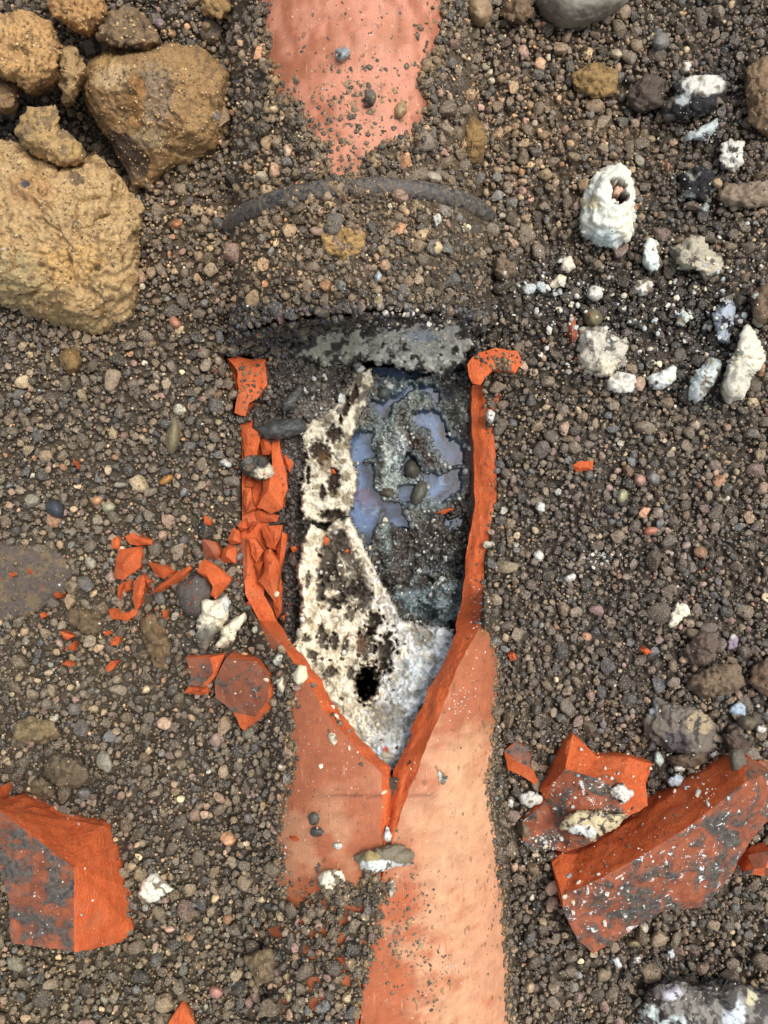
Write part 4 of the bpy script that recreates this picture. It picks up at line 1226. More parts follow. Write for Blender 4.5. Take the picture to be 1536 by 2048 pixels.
lump('clod', 'rounded brown clod with a smooth sliced face and tan mud patch', 'clod', [(160, 175), (168, 140), (185, 115), (215, 100), (262, 97), (310, 90), (345, 82), (400, 82), (434, 110), (478, 150), (476, 205), (468, 270), (440, 308), (385, 338), (330, 348), (300, 376), (268, 372), (240, 318), (204, 262), (176, 218)], 36, M_clod, lin(146, 116, 78), seed=8, z0=-10, amp=1.1, fine=1.2, dome=4.5, res=3.2, block=80, crumb=0.8, sub=0.3,
     ctrl=[(200, 160, 22), (250, 150, 25), (270, 175, 27), (250, 230, 17), (235, 250, 2), (255, 330, -8), (230, 290, -10), (290, 340, -6), (290, 180, 36), (300, 130, 34), (345, 150, 35), (330, 230, 33), (290, 240, 24), (300, 280, 18), (380, 250, 29), (430, 180, 26), (440, 270, 14), (380, 320, 6), (400, 110, 24), (330, 310, 6), (180, 200, 12)],
     blobs=[(228, 152, 42, 28, lin(176, 150, 112), .95), (300, 190, 46, 62, lin(134, 116, 94), .9), (272, 200, 16, 60, lin(146, 104, 58), .8), (240, 320, 62, 60, lin(78, 66, 56), .95), (300, 275, 40, 26, lin(150, 134, 104), .6), (215, 120, 24, 14, lin(174, 142, 90), .8)], stain=(lin(116, 94, 66), 0.35),  # dark blob at lower left paints the clod's shaded side
     pits=[(246, 146, 4, 4, .8, lin(96, 84, 68)), (430, 229, 10, 10, -2.0, lin(140, 132, 120))])
lump('clod', 'tan lumpy clod in the upper left corner beside a dark gap', 'clod', [(-60, 15), (0, 28), (60, 24), (104, 48), (120, 84), (127, 120), (122, 158), (92, 180), (60, 192), (34, 168), (-60, 150)], 30, M_clod, lin(172, 136, 90), seed=12, z0=-6, amp=1.5, fine=1.6, ridge=1.4, dome=4.0, block=55, stain=(lin(134, 104, 70), 0.22))
lump('clod', 'narrow knobbly clod hanging beside the dark gap near the corner clod', 'clod', [(124, 92), (150, 94), (166, 124), (173, 150), (156, 178), (146, 208), (130, 214), (121, 165)], 17, M_clod, lin(150, 124, 86), seed=14, z0=0, amp=1.7, fine=2.0, ridge=1.5)
lump('clod', 'flat brown clod at the left edge below the corner clod', 'clod', [(-60, 150), (0, 158), (30, 168), (43, 196), (30, 224), (-20, 232), (-60, 230)], 16, M_clod, lin(132, 108, 78), seed=16, z0=-8, amp=1.5, fine=1.8, ridge=1.0)
lump('clod', 'brown clod at the top edge between the corner clod and the stones', 'clod', [(84, -40), (150, -50), (205, -40), (214, 10), (206, 52), (176, 76), (140, 56), (100, 22)], 20, M_clod, lin(166, 128, 84), seed=18, z0=0, block=45, amp=1.7, fine=2, ridge=1.5)
lump('clod', 'grey brown pitted clod above the clod with the sliced face', 'clod', [(210, 26), (250, 14), (290, 30), (322, 86), (302, 108), (250, 100), (220, 96), (192, 76), (200, 50)], 22, M_clod, lin(120, 100, 76), seed=20, z0=0, block=42, amp=1.6, fine=2, ridge=1.5, stain=(lin(88, 74, 60), 0.15))
lump('clod', 'sandy clod at the top edge left of the upper pipe', 'clod', [(405, -30), (468, -30), (466, 22), (442, 44), (416, 34), (400, 8)], 16, M_clod, lin(156, 126, 84), seed=22, amp=1.7, fine=2, ridge=1.5)
lump('clod', 'little brown clod just under the biggest tan clod', 'clod', oval(142, 722, 24, 24, 0, seed=2), 10, M_clod, lin(128, 104, 66), seed=24, amp=1.4, fine=1.6)
for i, (lab, po, h, colr) in enumerate([
    ('sandy clump left of the barnacle-like white lump, under the grey stone', [(1140, 150), (1190, 125), (1236, 140), (1232, 188), (1192, 202), (1150, 182)], 10, lin(140, 114, 74)),
    ('dark smooth-sided clod right of the sandy clump near the tar-smeared lump', [(1250, 190), (1290, 150), (1328, 158), (1326, 210), (1282, 228), (1254, 216)], 14, lin(84, 74, 66)),
    ('upright sandy clump right of the upper pipe, above the rubber ring', [(914, 262), (945, 232), (970, 260), (966, 328), (936, 334)], 12, lin(132, 106, 68)),
    ('brown clod cut by the right edge near the top', [(1490, 140), (1545, 105), (1580, 120), (1580, 270), (1536, 275), (1494, 250)], 18, lin(128, 106, 82)),
    ('flat greyish slab of clay at the right edge beside the white and dark lumps', [(1432, 392), (1460, 370), (1560, 362), (1560, 410), (1500, 418), (1446, 414)], 10, lin(132, 116, 98)),
    ('brown clod at the right edge above the pale elongated lumps', [(1498, 590), (1530, 570), (1570, 575), (1570, 650), (1510, 645)], 14, lin(112, 94, 76)),
    ('clod of brown earth beneath the muddy shard cluster on the left', oval(172, 1242, 40, 26, 10, seed=3), 9, lin(104, 88, 66)),
    ('upright brown clod left of the cream lump with the grey underside', oval(312, 1282, 24, 62, -20, seed=4), 10, lin(116, 96, 70)),
    ('worn clod at the left edge above the big orange shard', [(18, 1452), (60, 1430), (108, 1444), (122, 1470), (90, 1486), (30, 1484)], 9, lin(122, 106, 78)),
    ('round earth-coated stone above the big orange shard on the left', oval(132, 1540, 44, 38, 10, seed=5), 15, lin(98, 86, 68)),
    ('smaller coated stone leaning on the round earth-coated one', oval(84, 1574, 27, 22, 30, seed=6), 11, lin(104, 92, 72)),
    ('crusty brown clod upper left of three beside the right edge', [(1364, 1296), (1400, 1264), (1436, 1262), (1438, 1296), (1420, 1326), (1384, 1336)], 13, lin(100, 86, 76)),
    ('wide sandy clod with a white fleck near the right edge', [(1380, 1350), (1430, 1326), (1480, 1330), (1486, 1370), (1456, 1392), (1400, 1396), (1370, 1372)], 14, lin(112, 96, 78)),
    ('brown clod cut by the right edge below the pinkish quartz grain', [(1500, 1330), (1545, 1312), (1580, 1320), (1580, 1390), (1520, 1388), (1494, 1360)], 14, lin(112, 92, 74)),
    ('brown clod touching the far end of the big caked shard', [(1440, 1470), (1470, 1455), (1500, 1490), (1495, 1512), (1460, 1508)], 11, lin(92, 78, 68)),
    ('rough clod pressed on the buried left side of the lower pipe', [(486, 1912), (540, 1890), (572, 1920), (560, 1960), (512, 1966)], 11, lin(120, 104, 80)),
    ('brown lump of wet earth left of the barnacle-like white lump', oval(1008, 538, 26, 22, 0, seed=8), 11, lin(112, 96, 78)),
    ('brown pebble-crusted clod at the top edge beside the tan oval stone', oval(1032, 22, 31, 30, 0, seed=9), 13, lin(112, 92, 72)),
    ('sandy patch of earth on the buried socket below the rubber ring', [(640, 462), (700, 452), (735, 470), (726, 505), (690, 520), (652, 504)], 4, lin(160, 130, 84)),
]):
    lump('clod', lab, 'clod', po, h, M_clod, colr, seed=30 + i, block=22, amp=1.5, fine=1.7, ridge=1.2, stain=(tuple(0.6 * v for v in colr), 0.2))
lump('mud_patch', 'smooth purplish patch of wet mud at the left edge with orange crumbs', 'mud', [(-60, 1085), (0, 1082), (60, 1090), (118, 1100), (146, 1140), (132, 1186), (62, 1232), (0, 1246), (-60, 1246)], 5, M_clod, lin(86, 77, 70), seed=60, z0=2, amp=0.6, fine=0.9, dome=3.0, jag=0.25, crumb=0.0, stain=(lin(104, 90, 70), 0.1))
lump('mud_lump', 'grey wet mud lump between the two upper muddy orange shards', 'mud', [(352, 1168), (376, 1156), (394, 1146), (416, 1160), (432, 1182), (418, 1200), (402, 1240), (372, 1230), (350, 1190)], 10, M_clod, lin(86, 80, 74), seed=61, z0=4, amp=0.8, fine=1.6)
lump('mud_streak', 'finger of grey mud lying over the top corner of the big caked shard', 'mud', [(1462, 1500), (1482, 1496), (1494, 1520), (1490, 1552), (1478, 1562), (1464, 1545), (1460, 1520)], 6, M_clod, lin(100, 94, 84), seed=62, z0=18, amp=0.8, fine=1.5)
lump('crust_lump', 'mixed grey and white cemented lump above the middle right shard', 'lump', [(1282, 1440), (1310, 1395), (1350, 1408), (1400, 1418), (1430, 1450), (1425, 1500), (1390, 1516), (1340, 1506), (1300, 1476)], 16, M_crust, lin(110, 102, 92), seed=63, amp=1.6, fine=2.0, ridge=1.6, blobs=[(1300, 1410, 16, 22, lin(186, 190, 192), .8), (1350, 1490, 30, 26, lin(74, 72, 74), .8), (1395, 1445, 26, 20, lin(176, 156, 122), .7)], stain=(lin(66, 62, 60), 0.15))
lump('clod', 'dark lumpy clod between the cemented lump and the big caked shard', 'clod', [(1335, 1512), (1380, 1500), (1412, 1500), (1418, 1525), (1385, 1535), (1345, 1532)], 10, M_clod, lin(96, 82, 68), seed=64, amp=1.5, fine=1.7)

# ---------------------------------------------------------------- stones
for i, (lab, po, h, colr, nm) in enumerate([
    ('large smooth grey stone cut off by the top edge', [(1070, 8), (1066, -40), (1120, -70), (1200, -70), (1262, -45), (1256, 4), (1220, 32), (1165, 56), (1118, 60), (1088, 38)], 26, lin(112, 106, 94), 'stone'),
    ('smooth tan oval stone at the top edge, right of the upper pipe', oval(958, 20, 27, 34, 0, rough=.03), 16, lin(148, 124, 94), 'stone'),
    ('shiny blue-black pebble among the gravel near the left edge', oval(110, 1018, 22, 17, 35, rough=.03), 11, lin(62, 66, 72), 'pebble'),
    ('long olive pebble standing on edge left of the broken wall', oval(346, 870, 15, 40, 4, rough=.04), 9, lin(116, 106, 78), 'pebble'),
    ('dark layered slate lying across the top of the broken left wall', [(512, 858), (540, 842), (600, 834), (616, 856), (590, 872), (556, 880), (530, 876)], 9, lin(66, 68, 66), 'slate'),
    ('elongated grey slate standing in the dirt above the layered slate', oval(582, 802, 27, 12, -55, rough=.05), 9, lin(84, 84, 80), 'slate'),
    ('rounded grey pebble left of the tar-smeared lump, below the grey stone', oval(1321, 84, 17, 21, 15, rough=.04), 10, lin(112, 110, 104), 'pebble'),
    ('pale round pebble between the grey stone and the sandy clump', oval(1232, 108, 13, 11, 0, rough=.05), 8, lin(176, 162, 136), 'pebble'),
    ('flat tan pebble on the right shoulder of the upper pipe', oval(801, 220, 13, 19, 10, rough=.07), 6, lin(150, 124, 88), 'pebble'),
    ('pale egg-shaped pebble right of the rubber ring crest', oval(866, 355, 18, 12, 15, rough=.03), 8, lin(164, 154, 134), 'pebble'),
    ('angular pale pink stone left of the upper pipe end', [(566, 294), (575, 286), (587, 300), (582, 314), (570, 320)], 6, lin(196, 166, 136), 'pebble'),
    ('dark round pebble in the middle of the exposed upper pipe', oval(741, 194, 13, 16, 0, rough=.05), 8, lin(92, 90, 80), 'pebble'),
    ('bluish grey stone alone on the bare part of the upper pipe', [(670, 98), (690, 92), (701, 100), (698, 114), (682, 126), (671, 118)], 7, lin(136, 146, 148), 'pebble'),
    ('small tan-orange pebble lying in gravel left of the olive one', oval(332, 960, 16, 8, -30, rough=.05), 6, lin(180, 128, 68), 'pebble'),
    ('peach-coloured pebble left of a pale one at mid left', oval(194, 1001, 13, 10, -20, rough=.05), 8, lin(196, 148, 108), 'pebble'),
    ('pale pebble right of the peach-coloured one at mid left', oval(217, 1014, 14, 11, 0, rough=.04), 8, lin(176, 170, 140), 'pebble'),
    ('cream pebble half sunk in earth on the buried socket', oval(873, 496, 12, 15, 0, rough=.06), 7, lin(196, 176, 134), 'pebble'),
    ('grey-white angular stone low in the middle of the socket earth', [(748, 552), (757, 541), (765, 551), (761, 564), (750, 565)], 6, lin(166, 174, 172), 'pebble'),
    ('olive round pebble above the wide grey-white lump', oval(1186, 636, 20, 20, 0, rough=.04), 10, lin(106, 98, 72), 'pebble'),
    ('dark oval stone stuck to the left half of the lower pipe', oval(635, 1664, 15, 11, -8, rough=.05), 5, lin(78, 76, 72), 'pebble'),
    ('second dark stone stuck on the pipe, just above the dark oval one', oval(629, 1637, 13, 14, 40, rough=.07), 5, lin(84, 82, 74), 'pebble'),
    ('pinkish pebble lying low between the left shard and the pipe', oval(432, 1984, 15, 12, 10, rough=.06), 8, lin(192, 138, 124), 'pebble'),
    ('small orange-brown pebble right of the tan clod, half way down', oval(353, 449, 13, 10, 0, rough=.04), 8, lin(166, 112, 76), 'pebble'),
    ('pinkish oblong pebble below the right corner of the big tan clod', oval(350, 646, 16, 10, 40, rough=.06), 8, lin(176, 124, 98), 'pebble'),
    ('lavender pebble in the dark gap above the pitted clod', oval(319, 48, 10, 13, 10, rough=.04), 8, lin(132, 116, 118), 'pebble'),
    ('round tan pebble beside the lavender one near the top edge', oval(415, 52, 12, 13, 0, rough=.05), 8, lin(142, 118, 88), 'pebble'),
    ('tan pebble with a pale top beside the white fleck at mid right', oval(1244, 992, 12, 15, 10, rough=.05), 8, lin(160, 156, 124), 'pebble'),
    ('pink and grey pebble above the tan-topped one at mid right', oval(1280, 960, 14, 12, 20, rough=.05), 8, lin(170, 132, 116), 'pebble'),
    ('grey pebble right beside the pink and grey one', oval(1307, 957, 14, 13, 0, rough=.05), 8, lin(126, 126, 120), 'pebble'),
    ('reddish oval pebble far right between gravel and pale flecks', oval(1301, 1062, 16, 9, -8, rough=.05), 7, lin(168, 112, 90), 'pebble'),
    ('yellowish oblong pebble below the big caked shard', oval(1267, 1886, 14, 7, 5, rough=.04), 7, lin(134, 120, 88), 'pebble'),
    ('round cream pebble low down right of the lower pipe', oval(1059, 1974, 11, 12, 0, rough=.05), 8, lin(178, 156, 126), 'pebble'),
    ('dark olive cobble half buried near the right edge above the caked shard', oval(1494, 1446, 22, 15, 10, rough=.03), 12, lin(100, 92, 74), 'pebble'),
    ('small ochre ring-like pebble beside the tar-smeared lumps', oval(1434, 366, 11, 10, 20, rough=.04), 8, lin(170, 146, 112), 'pebble'),
    ('grey triangular stone under the tar-smeared lumps', [(1396, 418), (1412, 402), (1420, 412), (1414, 426), (1402, 428)], 7, lin(142, 148, 142), 'pebble'),
    ('dark pebble wedged between blue pools inside the pipe', oval(824, 938, 15, 22, -8, rough=.06), 9, lin(70, 68, 58), 'pebble'),
    ('slanting grey stone below the dark pebble inside the pipe', oval(839, 986, 15, 26, 28, rough=.05), 9, lin(86, 86, 74), 'pebble'),
    ('speckled dark stone at the top of the pools inside the pipe', oval(768, 785, 16, 14, 0, rough=.07), 8, lin(74, 80, 76), 'pebble'),
    ('rounded stone at the near left of the pools inside the pipe', oval(776, 986, 17, 13, 10, rough=.07), 8, lin(78, 74, 62), 'pebble'),
]):
    ins = 'inside the pipe' in lab
    onp = 'upper pipe' in lab and ('exposed' in lab or 'bare' in lab or 'shoulder' in lab) or 'stuck to the left half' in lab or 'stuck on the pipe' in lab
    cx, cy = np.mean([q[0] for q in po]), np.mean([q[1] for q in po])
    zz = float(zi(cx, cy)) * 1000 - 1 if ins else (float(cyl_hit(cx, cy, R0)[0][2]) * 1000 - 0.8 if onp else None)
    if ins: zz = max(zz, -41)
    if nm == 'slate': zz = -3.0 if 'layered slate lying' in lab else float(zi(cx, cy)) * 1000 + 2
    if 'ochre ring' in lab: zz = float(gz(cx, cy)) * 1000 + 7
    lump(nm, lab, nm if nm != 'slate' else 'stone', po, h, M_stone, colr, seed=200 + i, z0=zz, amp=0.5 if nm != 'slate' else 1.3, fine=0.25 if nm != 'slate' else 1.0, jag=0.02 if len(po) > 8 else 0.05, dome=2.1, res=2.2 if h < 14 else 3.0, stain=(tuple(0.75 * v for v in colr), 0.3))

# ---------------------------------------------------------------- white lime lumps thrown out of the pipe
HOLEC = lin(70, 44, 30)
lump('lime_lump', 'large egg-shaped white lump with a brown hollow in its top', 'lump', [(1192, 346), (1217, 330), (1240, 331), (1258, 342), (1268, 380), (1275, 430), (1259, 480), (1228, 500), (1190, 490), (1162, 472), (1158, 440), (1168, 390)], 24, M_crust, lin(206, 206, 192), seed=301, amp=1.2, fine=1.6, dome=2.8, res=2.6, ridge=0.9,
     blobs=[(1180, 400, 20, 26, lin(200, 204, 196), .6), (1184, 408, 14, 14, lin(190, 176, 130), .7), (1205, 478, 50, 22, lin(180, 196, 196), .7), (1250, 450, 16, 40, lin(232, 222, 196), .7)],  # bluish low blob paints the lump's shaded lower part
     pits=[(1238, 384, 13, 26, 9, HOLEC), (1226, 366, 8, 8, 5, lin(90, 60, 40)), (1240, 376, 9, 8, -4, lin(190, 156, 132)), (1246, 396, 6, 14, 4, lin(60, 36, 26))])
LUMPS = [
    ('tar-smeared dark lump with a white cap near the top right', [(1345, 174), (1373, 158), (1412, 150), (1447, 156), (1452, 178), (1442, 209), (1412, 232), (1353, 246), (1320, 242), (1322, 221), (1343, 201)], 18, TAR, dict(blobs=[(1410, 168, 40, 22, WHITE, .95), (1362, 198, 14, 12, PALEB, .8), (1335, 236, 16, 8, GREY, .8)], ridge=1.5)),
    ('pale blue-white splinter just below the tar-smeared lump', [(1361, 291), (1371, 267), (1404, 256), (1439, 232), (1433, 256), (1412, 283), (1384, 278)], 9, PALEB, dict(stain=(DARK, 0.35))),
    ('white lump with black spots at upper right, under the splinter', [(1435, 328), (1439, 291), (1461, 279), (1486, 287), (1484, 330), (1461, 346)], 13, WHITE, dict(stain=(DARK, 0.05), ridge=1.5)),
    ('tar-black lump speckled white left of the flat clay slab', [(1356, 352), (1398, 330), (1430, 346), (1442, 375), (1402, 402), (1362, 394)], 12, TAR, dict(blobs=[(1372, 392, 16, 9, PALEB, .9)], stain=(GREY, 0.4), ridge=1.2)),
    ('slim white flake above the tar-smeared lump', [(1358, 148), (1370, 125), (1388, 122), (1376, 146)], 5, WHITE, {}),
    ('knobbly grey and white lump full of pebbles at right', [(1338, 502), (1365, 480), (1400, 470), (1420, 500), (1446, 520), (1436, 546), (1410, 566), (1390, 540), (1362, 540), (1345, 522)], 14, lin(168, 160, 140), dict(stain=(lin(84, 78, 70), 0.0), blobs=[(1425, 545, 22, 18, CREAM, .7)], ridge=2)),
    ('upright bluish white lump between the egg-shaped and knobbly lumps', [(1283, 500), (1298, 475), (1315, 480), (1313, 508), (1319, 530), (1299, 546), (1285, 530)], 11, lin(206, 216, 206), dict(ridge=1)),
    ('clean white flake on black soil, right of two others', oval(1286, 575, 22, 15, -20), 8, WHITE, {}),
    ('round white lump on black soil below the egg-shaped lump', oval(1190, 587, 17, 16, 0), 9, WHITE, dict(stain=(lin(190, 196, 200), 0.2))),
    ('cream flake standing left of the round white lump', [(1120, 540), (1124, 516), (1140, 509), (1151, 535), (1136, 547)], 6, lin(206, 196, 178), dict(stain=(DARK, 0.45))),
    ('cream and white crumb left of the round white lump, lower of two', [(1094, 575), (1105, 560), (1120, 547), (1134, 555), (1126, 571), (1110, 579)], 7, CREAM, {}),
    ('pale blue crumb leftmost on the black soil', oval(1057, 578, 16, 10, -20), 5, PALEB, dict(stain=(GREY, 0.3))),
    ('small bluish crumb next to the leftmost pale blue one', oval(1082, 574, 11, 12, 0), 5, PALEB, {}),
    ('wide grey-white slab with torn edges beside a red chip', [(1156, 656), (1196, 652), (1222, 669), (1244, 682), (1255, 674), (1252, 702), (1236, 728), (1219, 754), (1192, 752), (1166, 747), (1155, 708)], 13, lin(186, 180, 164), dict(stain=(lin(104, 98, 90), 0.12), blobs=[(1210, 735, 36, 18, CREAM, .7)], ridge=1.8)),
    ('clean white lump touching the lower edge of the wide slab', [(1209, 760), (1238, 743), (1270, 751), (1267, 780), (1238, 791), (1212, 777)], 11, WHITE, dict(ridge=1)),
    ('pale lump in two knobs right of the clean white one', [(1290, 757), (1316, 744), (1349, 733), (1353, 757), (1329, 777), (1303, 778)], 9, lin(210, 214, 206), dict(stain=(DARK, 0.5), ridge=1)),
    ('bluish white elongated lump, the left one of a leaning pair', [(1371, 793), (1381, 760), (1417, 715), (1443, 720), (1441, 741), (1415, 783), (1388, 810)], 16, lin(186, 194, 192), dict(ridge=1.2, pits=[(1400, 788, 5, 5, 1.5, lin(110, 90, 60))])),
    ('big cream-white elongated lump at the right edge, the right one of a leaning pair', [(1492, 646), (1518, 682), (1530, 721), (1502, 752), (1482, 800), (1453, 807), (1440, 783), (1453, 734), (1472, 695), (1484, 656)], 22, lin(206, 202, 184), dict(ridge=1.8, stain=(lin(160, 140, 110), 0.5))),
    ('smoky blue-grey lump behind the leaning pair', [(1424, 630), (1446, 592), (1469, 606), (1467, 646), (1456, 696), (1430, 682)], 13, lin(156, 164, 174), dict(stain=(TAR, 0.05), ridge=1.5)),
    ('pale greenish flake above the leaning pair', [(1349, 650), (1362, 617), (1384, 633), (1365, 654)], 6, lin(190, 200, 190), {}),
    ('chunky cream lump with a grey lower half left of the broken pipe', [(393, 1280), (397, 1228), (408, 1196), (429, 1202), (450, 1190), (461, 1201), (456, 1237), (440, 1256), (422, 1280), (408, 1306)], 17, lin(224, 214, 186), dict(z0=4, blobs=[(420, 1275, 30, 28, lin(96, 92, 80), .9), (452, 1210, 10, 16, lin(176, 184, 192), .7)], ridge=1.6, stain=(GREY, 0.45))),
    ('slender cream flake leaning beside the chunky cream lump', [(427, 1297), (441, 1279), (442, 1258), (463, 1243), (489, 1226), (490, 1240), (471, 1264), (468, 1282), (445, 1296)], 9, lin(220, 212, 184), dict(z0=8, ridge=1.2, stain=(lin(170, 160, 130), 0.3))),
    ('grey-green flake beside the left break of the lower pipe', [(546, 1322), (556, 1305), (567, 1310), (562, 1326), (551, 1332)], 5, lin(186, 184, 166), dict(stain=(GREY, 0.2))),
    ('cream crumb at the corner of the muddy five-sided shard', [(552, 1360), (567, 1352), (573, 1370), (566, 1387), (556, 1378)], 6, CREAM, {}),
    ('cream flake stuck on the pipe just left of the V edge', [(588, 1345), (600, 1328), (612, 1332), (616, 1355), (601, 1373), (588, 1362)], 4, lin(210, 202, 170), dict(on=1, stain=(lin(150, 136, 104), 0.2))),
    ('small white fleck stuck lower on the left half of the pipe', [(656, 1470), (664, 1463), (672, 1468), (676, 1482), (668, 1492), (659, 1480)], 2.5, CREAM, dict(on=1)),
    ('solitary white flake on the gravel right of the big orange shard', [(279, 1786), (285, 1762), (309, 1742), (328, 1759), (349, 1778), (324, 1790), (309, 1804), (289, 1800)], 11, lin(230, 228, 208), dict(ridge=1.2)),
    ('round cream lump lying on the lower pipe left of the seam', [(637, 1752), (655, 1738), (683, 1738), (690, 1761), (669, 1788), (651, 1790), (639, 1774)], 9, lin(228, 224, 198), dict(on=1, ridge=1)),
    ('boat-shaped grey and white plate lying across the pipe crack', [(709, 1716), (719, 1704), (750, 1696), (783, 1686), (802, 1686), (827, 1706), (819, 1728), (765, 1738), (728, 1749), (722, 1730)], 9, lin(122, 114, 96), dict(on=1, blobs=[(765, 1732, 58, 13, lin(214, 220, 212), .95), (745, 1712, 16, 8, lin(170, 150, 90), .6)], ridge=1.2)),
    ('thin pale chip below the boat-shaped plate', [(774, 1765), (786, 1755), (792, 1779), (781, 1797)], 4, lin(196, 194, 180), dict(on=1)),
    ('white sliver plugging the lower end of the pipe crack', [(767, 1676), (771, 1647), (784, 1670), (778, 1690)], 4, lin(214, 214, 210), dict(on=1)),
    ('black and white speck alone on the right half of the pipe', [(873, 1546), (880, 1540), (890, 1550), (896, 1556), (886, 1570), (878, 1560)], 2.5, WHITE, dict(on=1, blobs=[(890, 1552, 8, 8, TAR, .95)])),
    ('tiny cream crumb on the pipe above the round cream lump', oval(676, 1691, 9, 7, 0), 3, WHITE, dict(on=1)),
    ('white almond-shaped flake left of the middle right shard', [(1035, 1592), (1057, 1580), (1088, 1591), (1085, 1607), (1061, 1614), (1041, 1606)], 7, WHITE, {}),
    ('small white crumb left of the almond-shaped flake', oval(1021, 1605, 9, 9, 0), 5, WHITE, {}),
    ('cream crust caked across the lower half of the middle right shard', [(1116, 1656), (1128, 1636), (1155, 1620), (1190, 1619), (1233, 1627), (1255, 1630), (1225, 1658), (1186, 1682), (1155, 1670)], 8, lin(190, 176, 140), dict(z0=24, stain=(lin(60, 56, 54), 0.1), ridge=1.2, blobs=[(1160, 1665, 30, 14, lin(210, 216, 216), .8)])),
    ('knot of white crumbs on the middle right shard, nearest the big one', [(1217, 1576), (1241, 1564), (1268, 1587), (1248, 1608), (1226, 1592)], 6, WHITE, dict(z0=26, stain=(DARK, 0.1), ridge=1.2)),
    ('white flake below the big caked shard, larger of the two', [(1219, 1916), (1236, 1911), (1246, 1936), (1232, 1932)], 5, lin(200, 206, 206), {}),
    ('white square fleck beside the larger flake below the caked shard', [(1265, 1912), (1280, 1912), (1281, 1926), (1266, 1926)], 4, WHITE, {}),
    ('pale grey fleck above the big mottled lump at lower right', [(1334, 1900), (1345, 1896), (1349, 1912), (1340, 1920)], 4, lin(190, 196, 198), {}),
    ('big mottled grey and white lump cut by the bottom right corner', [(1270, 2030), (1284, 1994), (1295, 1974), (1327, 1946), (1358, 1955), (1385, 1974), (1416, 1962), (1444, 1958), (1467, 1962), (1502, 1970), (1560, 1990), (1600, 2100), (1500, 2150), (1330, 2130)], 26, lin(128, 124, 116), dict(block=44, stain=(lin(72, 68, 66), -0.1), blobs=[(1300, 2035, 26, 26, lin(206, 220, 212), .8), (1465, 2030, 18, 36, lin(206, 214, 220), .85), (1345, 1985, 16, 12, lin(200, 200, 210), .8), (1350, 2040, 36, 14, lin(200, 214, 214), .7), (1500, 1995, 14, 12, lin(206, 200, 160), .7)], ridge=2.2)),
    ('cream flake alone in the gravel at mid right', [(1335, 1256), (1338, 1231), (1352, 1207), (1370, 1208), (1381, 1224), (1363, 1238), (1349, 1255)], 8, lin(222, 216, 192), dict(ridge=1)),
    ('white crumb right of the lower wall, upper of two', oval(1077, 1112, 10, 10, 0), 6, WHITE, {}),
    ('white crumb right of the lower wall, lower of two', oval(1140, 1155, 12, 8, -20), 6, WHITE, {}),
    ('white crumb right of the cracked wall, level with the pools', oval(1081, 1015, 10, 10, 20), 6, lin(206, 206, 198), {}),
    ('black and cream crusty lump lying over the shattered left wall', [(478, 932), (493, 914), (509, 911), (528, 914), (534, 926), (547, 934), (547, 948), (528, 960), (512, 958), (492, 948)], 12, lin(70, 68, 62), dict(z0=-3, blobs=[(528, 946, 26, 10, CREAM, .95), (540, 938, 8, 12, CREAM, .8), (495, 920, 14, 8, lin(130, 130, 124), .7)], ridge=1.4)),
    ('slim pale pebble just left of the crusty lump on the wall', [(437, 922), (450, 919), (466, 930), (460, 936), (444, 930)], 5, lin(190, 188, 178), {}),
    ('white tooth-shaped flake on the right of the socket earth', [(864, 430), (880, 428), (882, 442), (872, 458), (866, 446)], 5, WHITE, {}),
    ('white three-pointed flake near the right end of the ring', [(922, 450), (932, 456), (939, 454), (934, 466), (925, 466)], 4, lin(216, 214, 200), {}),
    ('white crumb on the right wall top beside the gravel', oval(980, 832, 9, 13, -10), 6, WHITE, dict(z0=2)),
    ('pale blue smear of lime at the right edge below the clods', [(1455, 1420), (1478, 1398), (1494, 1410), (1490, 1432), (1466, 1430)], 4, lin(160, 176, 190), dict(stain=(GREY, 0.4))),
    ('white crumb beside the dark olive cobble at the right edge', oval(1522, 1458, 12, 8, 20), 6, WHITE, {}),
    ('pinkish quartz grain above the wide sandy clod at right', oval(1464, 1284, 12, 16, 20), 7, lin(146, 130, 146), dict(blobs=[(1466, 1272, 6, 6, WHITE, .9)])),
    ('white flake at the foot of the cemented lump by the shards', [(1416, 1508), (1432, 1500), (1440, 1508), (1424, 1516)], 5, WHITE, {}),
    ('pale flake between the middle right shard and the cemented lump', [(1346, 1534), (1362, 1526), (1374, 1532), (1368, 1542), (1350, 1542)], 5, WHITE, {}),
    ('greenish white lump in the gap above the middle right shard', [(1308, 1506), (1318, 1500), (1328, 1524), (1320, 1532), (1308, 1526)], 6, lin(176, 190, 178), {}),
    ('bluish white lump in the gap between the two right-hand shards', [(1332, 1558), (1352, 1546), (1368, 1556), (1360, 1574), (1338, 1572)], 7, lin(176, 186, 196), {}),
]
for i, (lab, po, h, colr, kw) in enumerate(LUMPS):
    kw = dict(kw)
    cx, cy = np.mean([q[0] for q in po]), np.mean([q[1] for q in po])
    if kw.pop('on', 0):
        kw['z0'] = float(cyl_hit(cx, cy, R0)[0][2]) * 1000 - 0.6
        kw.setdefault('sub', 0.1)
    kw.setdefault('ridge', 0.7)
    kw.setdefault('stain', (lin(120, 108, 90), 0.30))
    if h >= 11: kw.setdefault('block', 24)
    lump('lime_lump', lab, 'lump', po, h, M_crust, colr, seed=310 + 3 * i, amp=1.3, fine=0.9 if h > 6 else 0.5, jag=0.10, dome=2.8, res=2.4 if h < 14 else 2.8, **kw)

